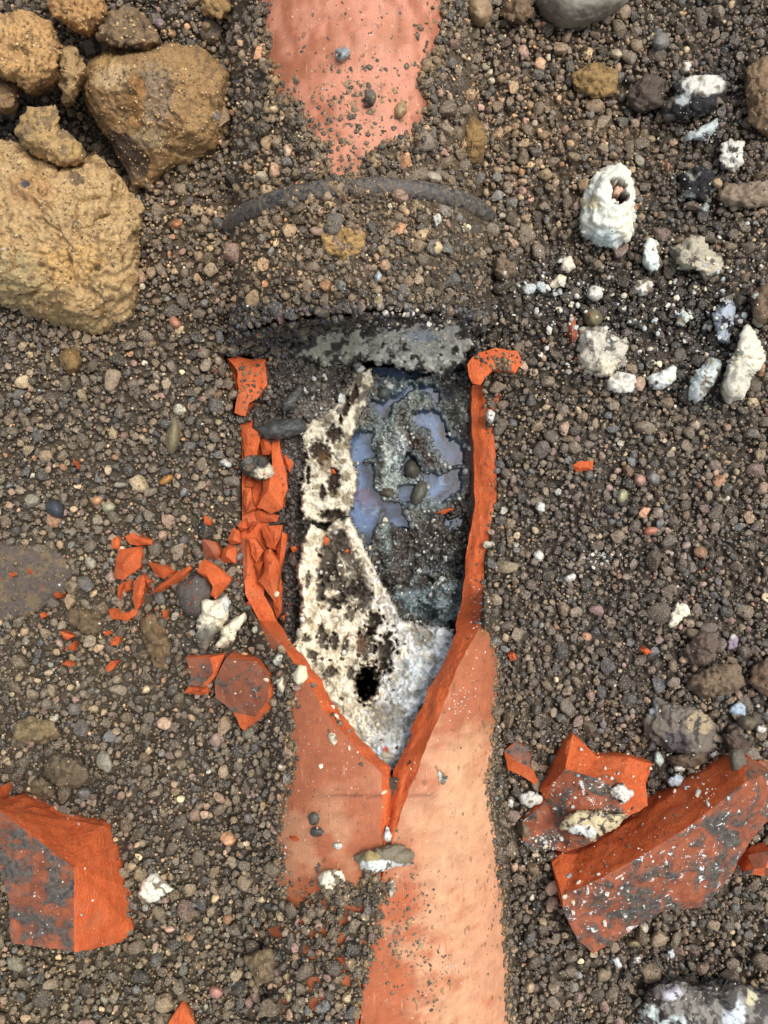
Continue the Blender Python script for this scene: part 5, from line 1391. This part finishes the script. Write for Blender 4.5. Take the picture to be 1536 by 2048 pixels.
# ---------------------------------------------------------------- big shards
V = [(-40, 1604, 6), (0, 1606, 6), (39, 1593, 5), (59, 1595, 6), (70, 1610, 8), (94, 1618, 8), (145, 1641, 8), (195, 1649, 8), (205, 1653, 12), (221, 1651, 5), (227, 1680, 5), (238, 1692, 5), (248, 1735, 5), (262, 1778, 5), (260, 1809, 5), (266, 1860, 6), (242, 1884, 8), (156, 1905, 34), (148, 1903, 35), (20, 1887, 34), (16, 1801, 36), (0, 1747, 36), (-40, 1740, 36), (148, 1735, 42), (0, 1622, 38), (-40, 1600, 34)]
shard('big orange shard with a muddy flat face at the lower left', V, [[0, 1, 2, 24, 25], [2, 3, 4, 5, 24], [5, 6, 7, 8, 23, 24], [8, 9, 10, 11, 12, 23], [12, 13, 14, 15, 23], [15, 16, 17, 18, 23], [25, 24, 23, 18, 19, 20, 21, 22]], 'ffffffm', zb=-0.012, seed=401, amp=0.0006)
V = [(1102, 1724, 12), (1120, 1709, 10), (1155, 1707, 10), (1264, 1642, 8), (1373, 1568, 8), (1455, 1513, 8), (1495, 1511, 12), (1545, 1542, 16), (1123, 1793, 30), (1209, 1752, 34), (1288, 1709, 35), (1381, 1650, 36), (1491, 1564, 36), (1127, 1822, 22), (1155, 1880, 14), (1186, 1908, 10), (1268, 1857, 12), (1327, 1822, 12), (1409, 1814, 8), (1467, 1744, 12), (1498, 1689, 14), (1545, 1630, 16), (1330, 1740, 30)]
shard('largest shard at lower right, orange broken edge over a caked grey face', V, [[0, 1, 2, 9, 8], [2, 3, 10, 9], [3, 4, 11, 10], [4, 5, 12, 11], [5, 6, 12], [6, 7, 12], [8, 9, 22, 16, 15, 14, 13], [9, 10, 22], [10, 11, 22], [11, 12, 20, 19, 22], [12, 7, 21, 20], [22, 19, 18, 17, 16]], 'fffffdcccccc', zb=-0.014, seed=402, amp=0.0005)
V = [(1131, 1490, 14), (1145, 1467, 10), (1163, 1482, 10), (1194, 1513, 10), (1256, 1515, 10), (1305, 1527, 12), (1293, 1572, 18), (1295, 1611, 20), (1248, 1638, 22), (1186, 1685, 14), (1131, 1705, 10), (1045, 1689, 8), (1045, 1642, 10), (1092, 1603, 14), (1080, 1580, 10), (1131, 1537, 28), (1104, 1568, 20), (1170, 1550, 30), (1240, 1568, 29), (1150, 1640, 24)]
shard('middle right shard with a notched orange top and white crust below', V, [[0, 1, 15], [1, 2, 17, 15], [2, 3, 17], [3, 4, 18, 17], [4, 5, 6, 18], [0, 15, 16, 14], [6, 7, 18], [7, 8, 18], [15, 17, 19, 13, 16], [16, 13, 14], [17, 18, 8, 9, 19], [19, 9, 10, 11, 12, 13]], 'ffffffffcfcc', zb=-0.014, seed=403, amp=0.0005)
V = [(450, 1316, 31), (512, 1323, 33), (541, 1336, 31), (548, 1344, 29), (565, 1394, 29), (562, 1412, 29), (538, 1425, 29), (489, 1461, 27), (479, 1454, 27), (466, 1425, 27), (432, 1394, 27), (427, 1365, 28), (434, 1349, 29), (534, 1341, 36), (538, 1372, 37), (535, 1402, 36), (509, 1434, 33)]
shard('five-sided muddy shard with an orange right rim, left of the lower pipe', V, [[0, 1, 13, 14, 15, 16, 9, 10, 11, 12], [1, 2, 13], [2, 3, 14, 13], [3, 4, 5, 15, 14], [5, 6, 16, 15], [6, 7, 8, 9, 16]], 'dfffff', zb=0.006, seed=404)
V = [(369, 1316, 18), (421, 1316, 20), (448, 1310, 21), (432, 1352, 23), (416, 1371, 22), (377, 1368, 18), (384, 1342, 18), (404, 1372, 19), (428, 1345, 23)]
shard('reddish muddy shard tucked against the left of the five-sided one', V, [[0, 1, 8, 7, 5, 6], [1, 2, 3, 8], [8, 3, 4, 7]], 'dff', zb=0.002, seed=405)
V = [(1008, 1502, 17), (1030, 1483, 16), (1052, 1496, 15), (1064, 1510, 14), (1066, 1536, 15), (1078, 1563, 12), (1070, 1570, 12), (1050, 1557, 16), (1016, 1541, 17), (1060, 1535, 19), (1030, 1520, 20)]
shard('small stained shard alone between the pipe and the middle right shard', V, [[0, 1, 2, 3, 4, 9, 10], [4, 5, 9], [5, 6, 7, 9], [7, 8, 10, 9], [8, 0, 10]], 'dffff', zb=0.004, seed=406)
chip('orange shard cut by the right edge beside the largest shard', [(1488, 1744), (1495, 1710), (1545, 1700), (1560, 1745), (1530, 1756), (1500, 1750)], 10, z0=4, kind='fd', seed=407, name='pipe_shard', cat='shard')
chip('dark red shard mostly hidden behind the largest shard', [(1470, 1560), (1520, 1520), (1560, 1530), (1560, 1640), (1510, 1640)], 4, z0=6, kind='d', seed=408, name='pipe_shard', cat='shard')
chip('triangular tip of a shard poking out at the bottom edge', [(335, 2052), (364, 2006), (394, 2055), (390, 2100), (340, 2100)], 7, z0=12, kind='f', seed=409, name='pipe_shard', cat='shard')
# left-hand cluster
CH = [
    ('squarish orange shard in the left cluster', [(239, 1099), (278, 1092), (282, 1102), (281, 1133), (265, 1145), (247, 1159), (230, 1154), (231, 1118)], 9, 'f'),
    ('bow-tie shaped orange chip above the squarish shard', [(249, 1073), (268, 1063), (278, 1073), (304, 1081), (302, 1088), (276, 1092), (260, 1089)], 6, 'f'),
    ('leaf-shaped orange chip left of the bow-tie one', [(223, 1081), (233, 1072), (240, 1084), (236, 1099), (223, 1097)], 5, 'f'),
    ('upright ridged orange shard below the squarish one', [(265, 1162), (286, 1149), (292, 1167), (281, 1211), (273, 1222), (264, 1196)], 9, 'f'),
    ('thin curved orange sliver left of the upright ridged shard', [(236, 1172), (247, 1164), (243, 1190), (242, 1204), (235, 1193)], 5, 'f'),
    ('stubby orange chip between the sliver and the ridged shard', [(249, 1165), (262, 1159), (260, 1180), (248, 1185)], 5, 'f'),
    ('pointed orange chip on the right shoulder of the ridged shard', [(285, 1146), (302, 1165), (295, 1171), (289, 1160)], 5, 'f'),
    ('flat curved orange shard at the foot of the left cluster', [(216, 1219), (226, 1217), (239, 1228), (273, 1220), (278, 1211), (273, 1230), (255, 1240), (223, 1237)], 6, 'f'),
    ('winged orange shard right of the squarish one', [(294, 1124), (335, 1131), (348, 1144), (328, 1157), (315, 1152)], 8, 'f'),
    ('long bar-shaped orange shard sloping under the winged one', [(296, 1188), (346, 1146), (380, 1129), (387, 1138), (361, 1162), (317, 1185)], 10, 'f'),
    ('bent orange shard right of the grey mud lump', [(398, 1128), (408, 1118), (427, 1128), (464, 1157), (450, 1180), (430, 1201), (421, 1191), (429, 1180), (416, 1162), (394, 1144)], 12, 'f'),
    ('pinkish skin shard with white smear above the bent one', [(406, 1079), (429, 1084), (440, 1105), (434, 1120), (406, 1118)], 8, 's'),
    ('chunky orange shard touching the left wall, upper of two', [(454, 1079), (466, 1055), (480, 1060), (482, 1086), (462, 1091)], 11, 'f'),
    ('chunky orange shard left of the wall, lower of two', [(440, 1122), (445, 1098), (458, 1088), (473, 1094), (471, 1127)], 11, 'f'),
    ('stub of orange shard below the reddish muddy shard', [(367, 1386), (377, 1373), (416, 1373), (419, 1386), (403, 1391), (380, 1388)], 6, 'f'),
]
for i, (lab, po, h, k) in enumerate(CH):
    chip(lab, po, h, kind=k, seed=420 + i, name='pipe_shard', cat='shard')
# the shattered left wall
WS = [
    ('tall orange shard topping the shattered left wall', [(481, 850), (498, 853), (517, 864), (519, 880), (513, 914), (489, 914), (486, 889)], 6, -8, 'f'),
    ('small triangular orange shard beside the tall topping one', [(520, 885), (524, 871), (534, 875), (548, 901), (540, 911), (524, 911)], 7, -10, 'f'),
    ('long wedge of orange clay with a broad foot in the left wall', [(545, 877), (560, 877), (563, 909), (572, 944), (575, 977), (566, 1018), (540, 1029), (526, 1020), (512, 1016), (524, 983), (528, 963), (542, 938), (547, 909)], 12, -12, 'f'),
    ('pointed orange chip leaning into the hole from the left wall', [(565, 905), (574, 909), (588, 926), (579, 945), (567, 928)], 5, -14, 'f'),
    ('narrow orange shard on the outer side of the left wall', [(491, 976), (501, 976), (505, 1000), (490, 1027), (486, 1002)], 6, -8, 'f'),
    ('three-cornered orange chip below the narrow outer shard', [(489, 1029), (503, 1001), (513, 1017)], 6, -8, 'f'),
    ('flat orange block across the middle of the left wall', [(508, 1027), (515, 1018), (559, 1030), (553, 1044), (514, 1046)], 6, -16, 'f'),
    ('crumbled orange bit outside the middle of the left wall', [(475, 1051), (489, 1036), (494, 1057), (481, 1063)], 6, -6, 'f'),
    ('slim orange bit standing by the crumbled one', [(495, 1062), (505, 1042), (512, 1047), (499, 1064)], 6, -8, 'f'),
    ('flat-topped orange shard over the lower left wall', [(497, 1076), (510, 1076), (528, 1102), (513, 1128), (501, 1110)], 6, -5, 'f'),
    ('curved orange splinter in the lower left wall, middle of three', [(522, 1056), (530, 1050), (547, 1077), (549, 1101), (534, 1094)], 7, -8, 'f'),
    ('orange splinter at the top of the lower left wall, right of the curved one', [(536, 1052), (564, 1050), (560, 1075), (549, 1096), (544, 1075)], 5, -9, 'f'),
    ('rightmost orange splinter facing the dark debris', [(564, 1064), (573, 1068), (572, 1094), (564, 1134), (555, 1148), (552, 1102)], 7, -14, 'f'),
    ('large spear-shaped orange shard pointing down in the left wall', [(529, 1103), (540, 1097), (553, 1118), (560, 1139), (549, 1202), (516, 1162), (523, 1131)], 11, -8, 'f'),
    ('thin orange plate between the spear shard and the wall', [(508, 1127), (526, 1122), (517, 1158)], 6, -6, 'f'),
    ('red-brown skin plate on the outside of the lower left wall', [(477, 1084), (490, 1080), (494, 1140), (491, 1188), (484, 1180)], 5, -9, 's'),
    ('thin orange sliver under the spear point at the wall foot', [(545, 1205), (556, 1150), (566, 1160), (562, 1230), (552, 1245)], 4, -16, 'f'),
    ('orange crumb under the crusty lump on the left wall', [(487, 960), (500, 952), (512, 962), (506, 975), (490, 972)], 5, -12, 'f'),
]
for i, (lab, po, h, z, k) in enumerate(WS):
    chip(lab, po, h, z0=z, kind=k, seed=450 + i, name='pipe_shard', cat='shard')
# broken lip at the top ends of both walls
chip('orange flat piece of pipe lip at the top of the left wall', [(452, 716), (475, 712), (500, 718), (531, 720), (533, 770), (516, 792), (498, 806), (490, 832), (468, 826), (480, 782), (474, 740)], 5, z0=1, kind='f', seed=480, name='pipe_shard', cat='shard', ridge=((505, 735), (490, 795)))
chip('red-orange piece of pipe lip hooking right at the top of the right wall', [(933, 728), (944, 712), (962, 701), (1000, 698), (1034, 702), (1042, 728), (1030, 744), (990, 742), (972, 756), (962, 772), (944, 768), (936, 752)], 3.5, z0=7, kind='f', seed=481, name='pipe_shard', cat='shard', ridge=((1004, 720), (956, 730)))
chip('red triangular chip on edge beside the wide grey-white slab', [(1131, 655), (1142, 632), (1150, 634), (1154, 680), (1144, 686)], 6, kind='s', seed=482)
chip('solitary flat orange chip on gravel right of the right wall', [(1146, 931), (1156, 924), (1187, 921), (1186, 940), (1152, 944)], 4, kind='f', seed=483)
SM = [
    ('orange chip upper of the pair lying on brown clods at left', [(121, 1263), (150, 1272), (135, 1281), (126, 1276)]), ('orange chip lower of the pair lying on brown clods at left', [(124, 1303), (148, 1284), (148, 1302), (136, 1296)]), ('folded orange chip below the pair at left', [(122, 1328), (135, 1322), (149, 1330), (140, 1334)]),
    ('curved orange chip right of the pair at left', [(220, 1284), (231, 1272), (240, 1276), (236, 1290), (222, 1291)]), ('almond orange chip lowest of the left group', [(212, 1334), (222, 1323), (236, 1322), (224, 1340), (214, 1344)]), ('small orange sliver above the curved chip', [(204, 1264), (214, 1263), (222, 1268), (212, 1272)]),
    ('tiny square orange crumb by the purplish mud patch', [(78, 1228), (86, 1224), (92, 1233), (82, 1239)]), ('orange crumb lying on the purplish mud patch, larger', [(16, 1147), (30, 1143), (32, 1150), (20, 1156)]), ('orange crumb on the purplish mud patch, smaller', [(56, 1138), (63, 1142), (62, 1149), (56, 1144)]),
    ('brownish orange crumb right of the purplish mud patch', [(108, 1186), (117, 1184), (119, 1197), (111, 1197)]), ('orange flake in gravel left of the wall top', [(407, 1034), (413, 1032), (422, 1044), (420, 1051), (409, 1048)]), ('small orange block below the grey mud lump', [(324, 1222), (335, 1220), (332, 1237), (324, 1236)]),
    ('thin orange sliver standing in gravel at mid left', [(145, 920), (150, 922), (157, 938), (154, 938)]), ('pink-red flake on the buried left of the lower pipe', [(578, 1676), (592, 1672), (600, 1680), (588, 1684)]),
    ('orange sliver lying on sludge below the blue pools', [(866, 1026), (900, 1016), (912, 1018), (890, 1028)]), ('orange crumb on the cream crust, higher', [(640, 1082), (650, 1073), (659, 1078), (652, 1092)]), ('orange crumb on the cream crust, lower right', [(689, 1103), (695, 1097), (702, 1103), (694, 1107)]),
    ('orange crumb on the beige crust ledge', [(660, 938), (668, 938), (672, 947), (664, 948)]), ('orange crumb on the dark debris by the wall', [(580, 1094), (590, 1092), (596, 1100), (586, 1106)]), ('square orange crumb at the foot of the wall by the crust', [(562, 1232), (573, 1228), (576, 1240), (565, 1244)]),
    ('orange crumb in gravel right of the squarish lumps', [(1016, 1310), (1028, 1304), (1034, 1318), (1022, 1322)]), ('orange grain in gravel far right', [(1280, 1300), (1294, 1296), (1306, 1306), (1292, 1310)]), ('dark red crumb beside the lower right wall', [(1018, 1308), (1030, 1300), (1036, 1316), (1024, 1320)]),
]
for i, (lab, po) in enumerate(SM[:-1]):
    cx, cy = np.mean([q[0] for q in po]), np.mean([q[1] for q in po])
    z = None
    if 'crust' in lab or 'sludge' in lab or 'debris' in lab: z = float(zi(cx, cy)) * 1000 + 3.0
    elif 'on the purplish' in lab: z = 7.5
    elif 'lower pipe' in lab: z = float(cyl_hit(cx, cy, R0)[0][2]) * 1000 + 0.3
    else: z = float(gz(cx, cy)) * 1000 + 3.0
    chip(lab, po, 3.2, z0=z, kind='f', seed=500 + i)

# ---------------------------------------------------------------- lime flecks and dirt crumbs over everything
bpy.context.view_layer.update()
dg = bpy.context.evaluated_depsgraph_get()
def drop(x, y):
    o = Vector((0, 0, D)); d = Vector(P(x, y, 0)) - o; d.normalize()
    ok, loc, nm, *_ = SC.ray_cast(dg, o, d)
    return (np.array(loc), np.array(nm)) if ok else (None, None)
rf = np.random.RandomState(91)
def flecks(spec, seed):
    pos, rad, col = [], [], []
    for cx, cy, rx, ry, n, lo, hi, cols in spec:
        for _ in range(n):
            if rx > 400:
                x, y = rf.uniform(cx - rx, cx + rx), rf.uniform(cy - ry, cy + ry)
            else:
                x, y = cx + rf.normal(0, rx * 0.6), cy + rf.normal(0, ry * 0.6)
            l, nm = drop(x, y)
            if l is None: continue
            q = lo + (hi - lo) * rf.rand() ** 3
            pos.append(l + nm * q * S * 0.25); rad.append(q * S)
            col.append(np.array(cols[rf.randint(len(cols))]) * rf.uniform(0.85, 1.1))
    return np.array(pos), np.array(rad), np.clip(np.array(col), 0.005, 0.8)
WC = [WHITE, CREAM, PALEB]
spec = [(768, 1024, 780, 1040, 330, 1.4, 3.6, WC), (1210, 720, 70, 60, 120, 0.9, 2.6, WC), (1430, 740, 90, 90, 130, 0.9, 2.6, WC), (1215, 490, 60, 20, 50, 0.9, 2.4, WC), (1400, 240, 70, 90, 120, 0.9, 2.6, WC), (1390, 520, 60, 50, 80, 0.9, 2.6, WC), (430, 1250, 60, 60, 60, 0.9, 2.6, WC), (1400, 1980, 120, 60, 80, 0.9, 3, WC), (1250, 630, 220, 110, 330, 1.3, 9, WC), (1100, 570, 80, 45, 80, 1.5, 8, WC), (1400, 560, 90, 120, 80, 1.5, 8, WC), (1420, 720, 90, 90, 70, 1.5, 7, WC), (1390, 380, 60, 40, 24, 1.5, 4, WC), (1210, 1110, 46, 26, 46, 1.5, 5.5, WC), (840, 660, 110, 40, 150, 1.3, 7, [CREAM, WHITE, lin(150, 148, 136)]), (955, 1230, 14, 70, 46, 1.5, 4.5, [WHITE, lin(196, 190, 196)]),
        (800, 1480, 90, 150, 60, 1.2, 3.2, WC), (920, 1400, 26, 30, 34, 1.5, 4.5, [lin(206, 200, 196)]), (650, 1520, 80, 150, 60, 1.0, 2.6, [lin(210, 180, 160), WHITE]), (566, 1680, 14, 110, 26, 2, 6.5, WC), (1220, 1560, 90, 60, 60, 1.5, 5.5, WC), (1400, 1580, 40, 34, 40, 1.5, 9, WC), (1190, 1800, 80, 40, 60, 1.2, 8, WC), (1320, 1700, 130, 60, 60, 1.2, 3.4, WC), (1090, 1690, 40, 26, 50, 2, 6, WC),
        (100, 1780, 80, 100, 24, 1.2, 4, WC), (500, 1390, 50, 60, 16, 1.2, 4, WC), (960, 1000, 60, 200, 30, 1.2, 3, WC), (700, 1280, 90, 190, 260, 1.2, 9, [WHITE, CREAM, CREAM, lin(90, 76, 62)]), (660, 930, 50, 100, 70, 1.2, 4, [CREAM, lin(160, 150, 130), lin(70, 60, 52)]), (1380, 1420, 110, 70, 26, 1.5, 4.5, WC), (850, 1150, 80, 90, 40, 1.2, 3.5, [lin(190, 200, 200)])]
p, r, c = flecks(spec, 1)
tag(link('lime_flecks', scatter_mesh('lime_flecks', p, r, c, 1, M_crust, 0.9, 61, 0.75, 0.3)), kind='stuff')
DC = [lin(112, 92, 66), lin(84, 72, 58), lin(136, 112, 78), lin(66, 60, 54)]
CC = [lin(178, 146, 98), lin(150, 122, 82), lin(118, 98, 70), lin(190, 160, 112)]
OC = [lin(176, 78, 42), lin(160, 66, 38)]
spec = [(705, 120, 120, 140, 260, 1.2, 6, DC), (700, 230, 90, 90, 220, 1.8, 10, DC), (860, 110, 30, 90, 110, 2, 11, DC), (560, 190, 40, 60, 110, 2, 11, DC), (700, 330, 40, 26, 70, 2, 9, DC), (705, 265, 110, 90, 110, 4, 12, DC), (650, 1780, 100, 30, 60, 4, 10, DC), (800, 1860, 40, 110, 60, 3, 10, DC), (60, 1160, 110, 90, 150, 1.5, 7, DC), (950, 1150, 16, 150, 60, 1.5, 5, DC), (560, 1290, 30, 60, 40, 1.5, 5, DC), (820, 1850, 50, 90, 170, 1.4, 6, DC), (860, 1960, 60, 60, 110, 1.4, 6, DC), (770, 1760, 60, 20, 60, 1.6, 6, DC), (640, 1600, 90, 160, 90, 1.0, 3.2, DC), (920, 1800, 70, 180, 40, 0.9, 2.2, DC), (950, 1400, 40, 100, 40, 1, 3, DC),
        (985, 1600, 12, 250, 110, 2, 6, DC), (575, 1500, 12, 200, 90, 2, 6, DC), (985, 1050, 14, 180, 70, 2, 6, DC), (490, 1100, 14, 160, 30, 2, 5, DC), (1000, 725, 40, 20, 40, 2, 5, DC), (500, 760, 40, 50, 50, 2, 6, DC), (120, 1760, 120, 110, 40, 1.2, 3, DC), (1300, 1720, 160, 100, 120, 1.2, 4, DC), (1200, 1620, 90, 60, 60, 1.5, 5, DC), (500, 1380, 50, 60, 24, 1.2, 3, DC), (730, 410, 240, 60, 300, 2, 6, DC), (726, 378, 240, 26, 160, 1.5, 4, DC), (130, 480, 170, 190, 1100, 1.2, 5, CC), (330, 210, 150, 130, 700, 1.2, 5, CC), (60, 100, 90, 80, 360, 1.2, 5, CC), (200, 60, 130, 60, 260, 1.2, 5, CC), (1005, 725, 50, 26, 110, 2, 8, DC), (490, 770, 36, 46, 60, 2, 7, DC)]
p, r, c = flecks(spec, 2)
ex_, ey_ = rf.uniform(480, 1040, 60000), rf.uniform(-20, 2060, 60000)
u_, l_ = ground_masks(ex_, ey_)
near = (np.abs(np.minimum(u_, l_)) < 7) & (sd(HOLE, ex_, ey_) > 45) & ((ey_ < 380) | (ey_ > 1290))
P2, R2, C2 = [], [], []
for x, y in zip(ex_[near][:2200], ey_[near][:2200]):
    l, nm = drop(x, y)
    if l is None: continue
    q = 2.0 + 6.5 * rf.rand() ** 2.2
    P2.append(l + nm * q * S * 0.2); R2.append(q * S); C2.append(np.array(DC[rf.randint(4)]) * rf.uniform(0.6, 1.1))
p = np.concatenate([p, P2]); r = np.concatenate([r, R2]); c = np.concatenate([c, C2])
tag(link('dirt_crumbs', scatter_mesh('dirt_crumbs', p, r, c, 1, M_gravel, 0.9, 62, 0.9, 0.6)), kind='stuff')
spec = [(520, 1060, 60, 160, 90, 1.2, 4.5, OC), (300, 1170, 120, 110, 60, 1.2, 4.5, OC), (420, 720, 90, 60, 26, 1.2, 4, OC), (600, 1180, 40, 120, 24, 1.2, 3.5, OC), (300, 1200, 280, 200, 40, 1.2, 3.5, OC), (1150, 690, 90, 60, 16, 1.4, 3.5, OC), (1250, 1120, 150, 120, 14, 1.4, 3.5, OC), (640, 1850, 60, 80, 24, 1.4, 4, OC)]
p, r, c = flecks(spec, 3)
tag(link('clay_crumbs', scatter_mesh('clay_crumbs', p, r, c, 1, M_crust, 0.9, 63, 0.8, 0.2)), kind='stuff')

# coarse sand sticking to the stones
gx_, gy_ = rf.uniform(-40, 1576, 15000), rf.uniform(-40, 2088, 15000)
gk = ~exclude(gx_, gy_)
gp, gr, gc = [], [], []
for x, y in zip(gx_[gk], gy_[gk]):
    o = Vector((0, 0, D)); d = Vector(P(x, y, 0)) - o; d.normalize()
    ok, loc, nm, _i, ob, _m = SC.ray_cast(dg, o, d)
    if not ok or not ob.name.startswith(('gravel', 'ground', 'grit', 'clod')): continue
    q = 1.1 + 2.3 * rf.rand() ** 1.6
    gp.append(np.array(loc) + np.array(nm) * q * S * 0.2); gr.append(q * S)
gp = np.array(gp); ux, uy = unP(gp)
gc = stone_colours(ux, uy, rf) * np.array([1.25, 1.2, 1.05])
tag(link('sand_grains', scatter_mesh('sand_grains', gp, np.array(gr), gc, 0, M_gravel, 0.9, 64, 1.0, 0.4)), kind='stuff')
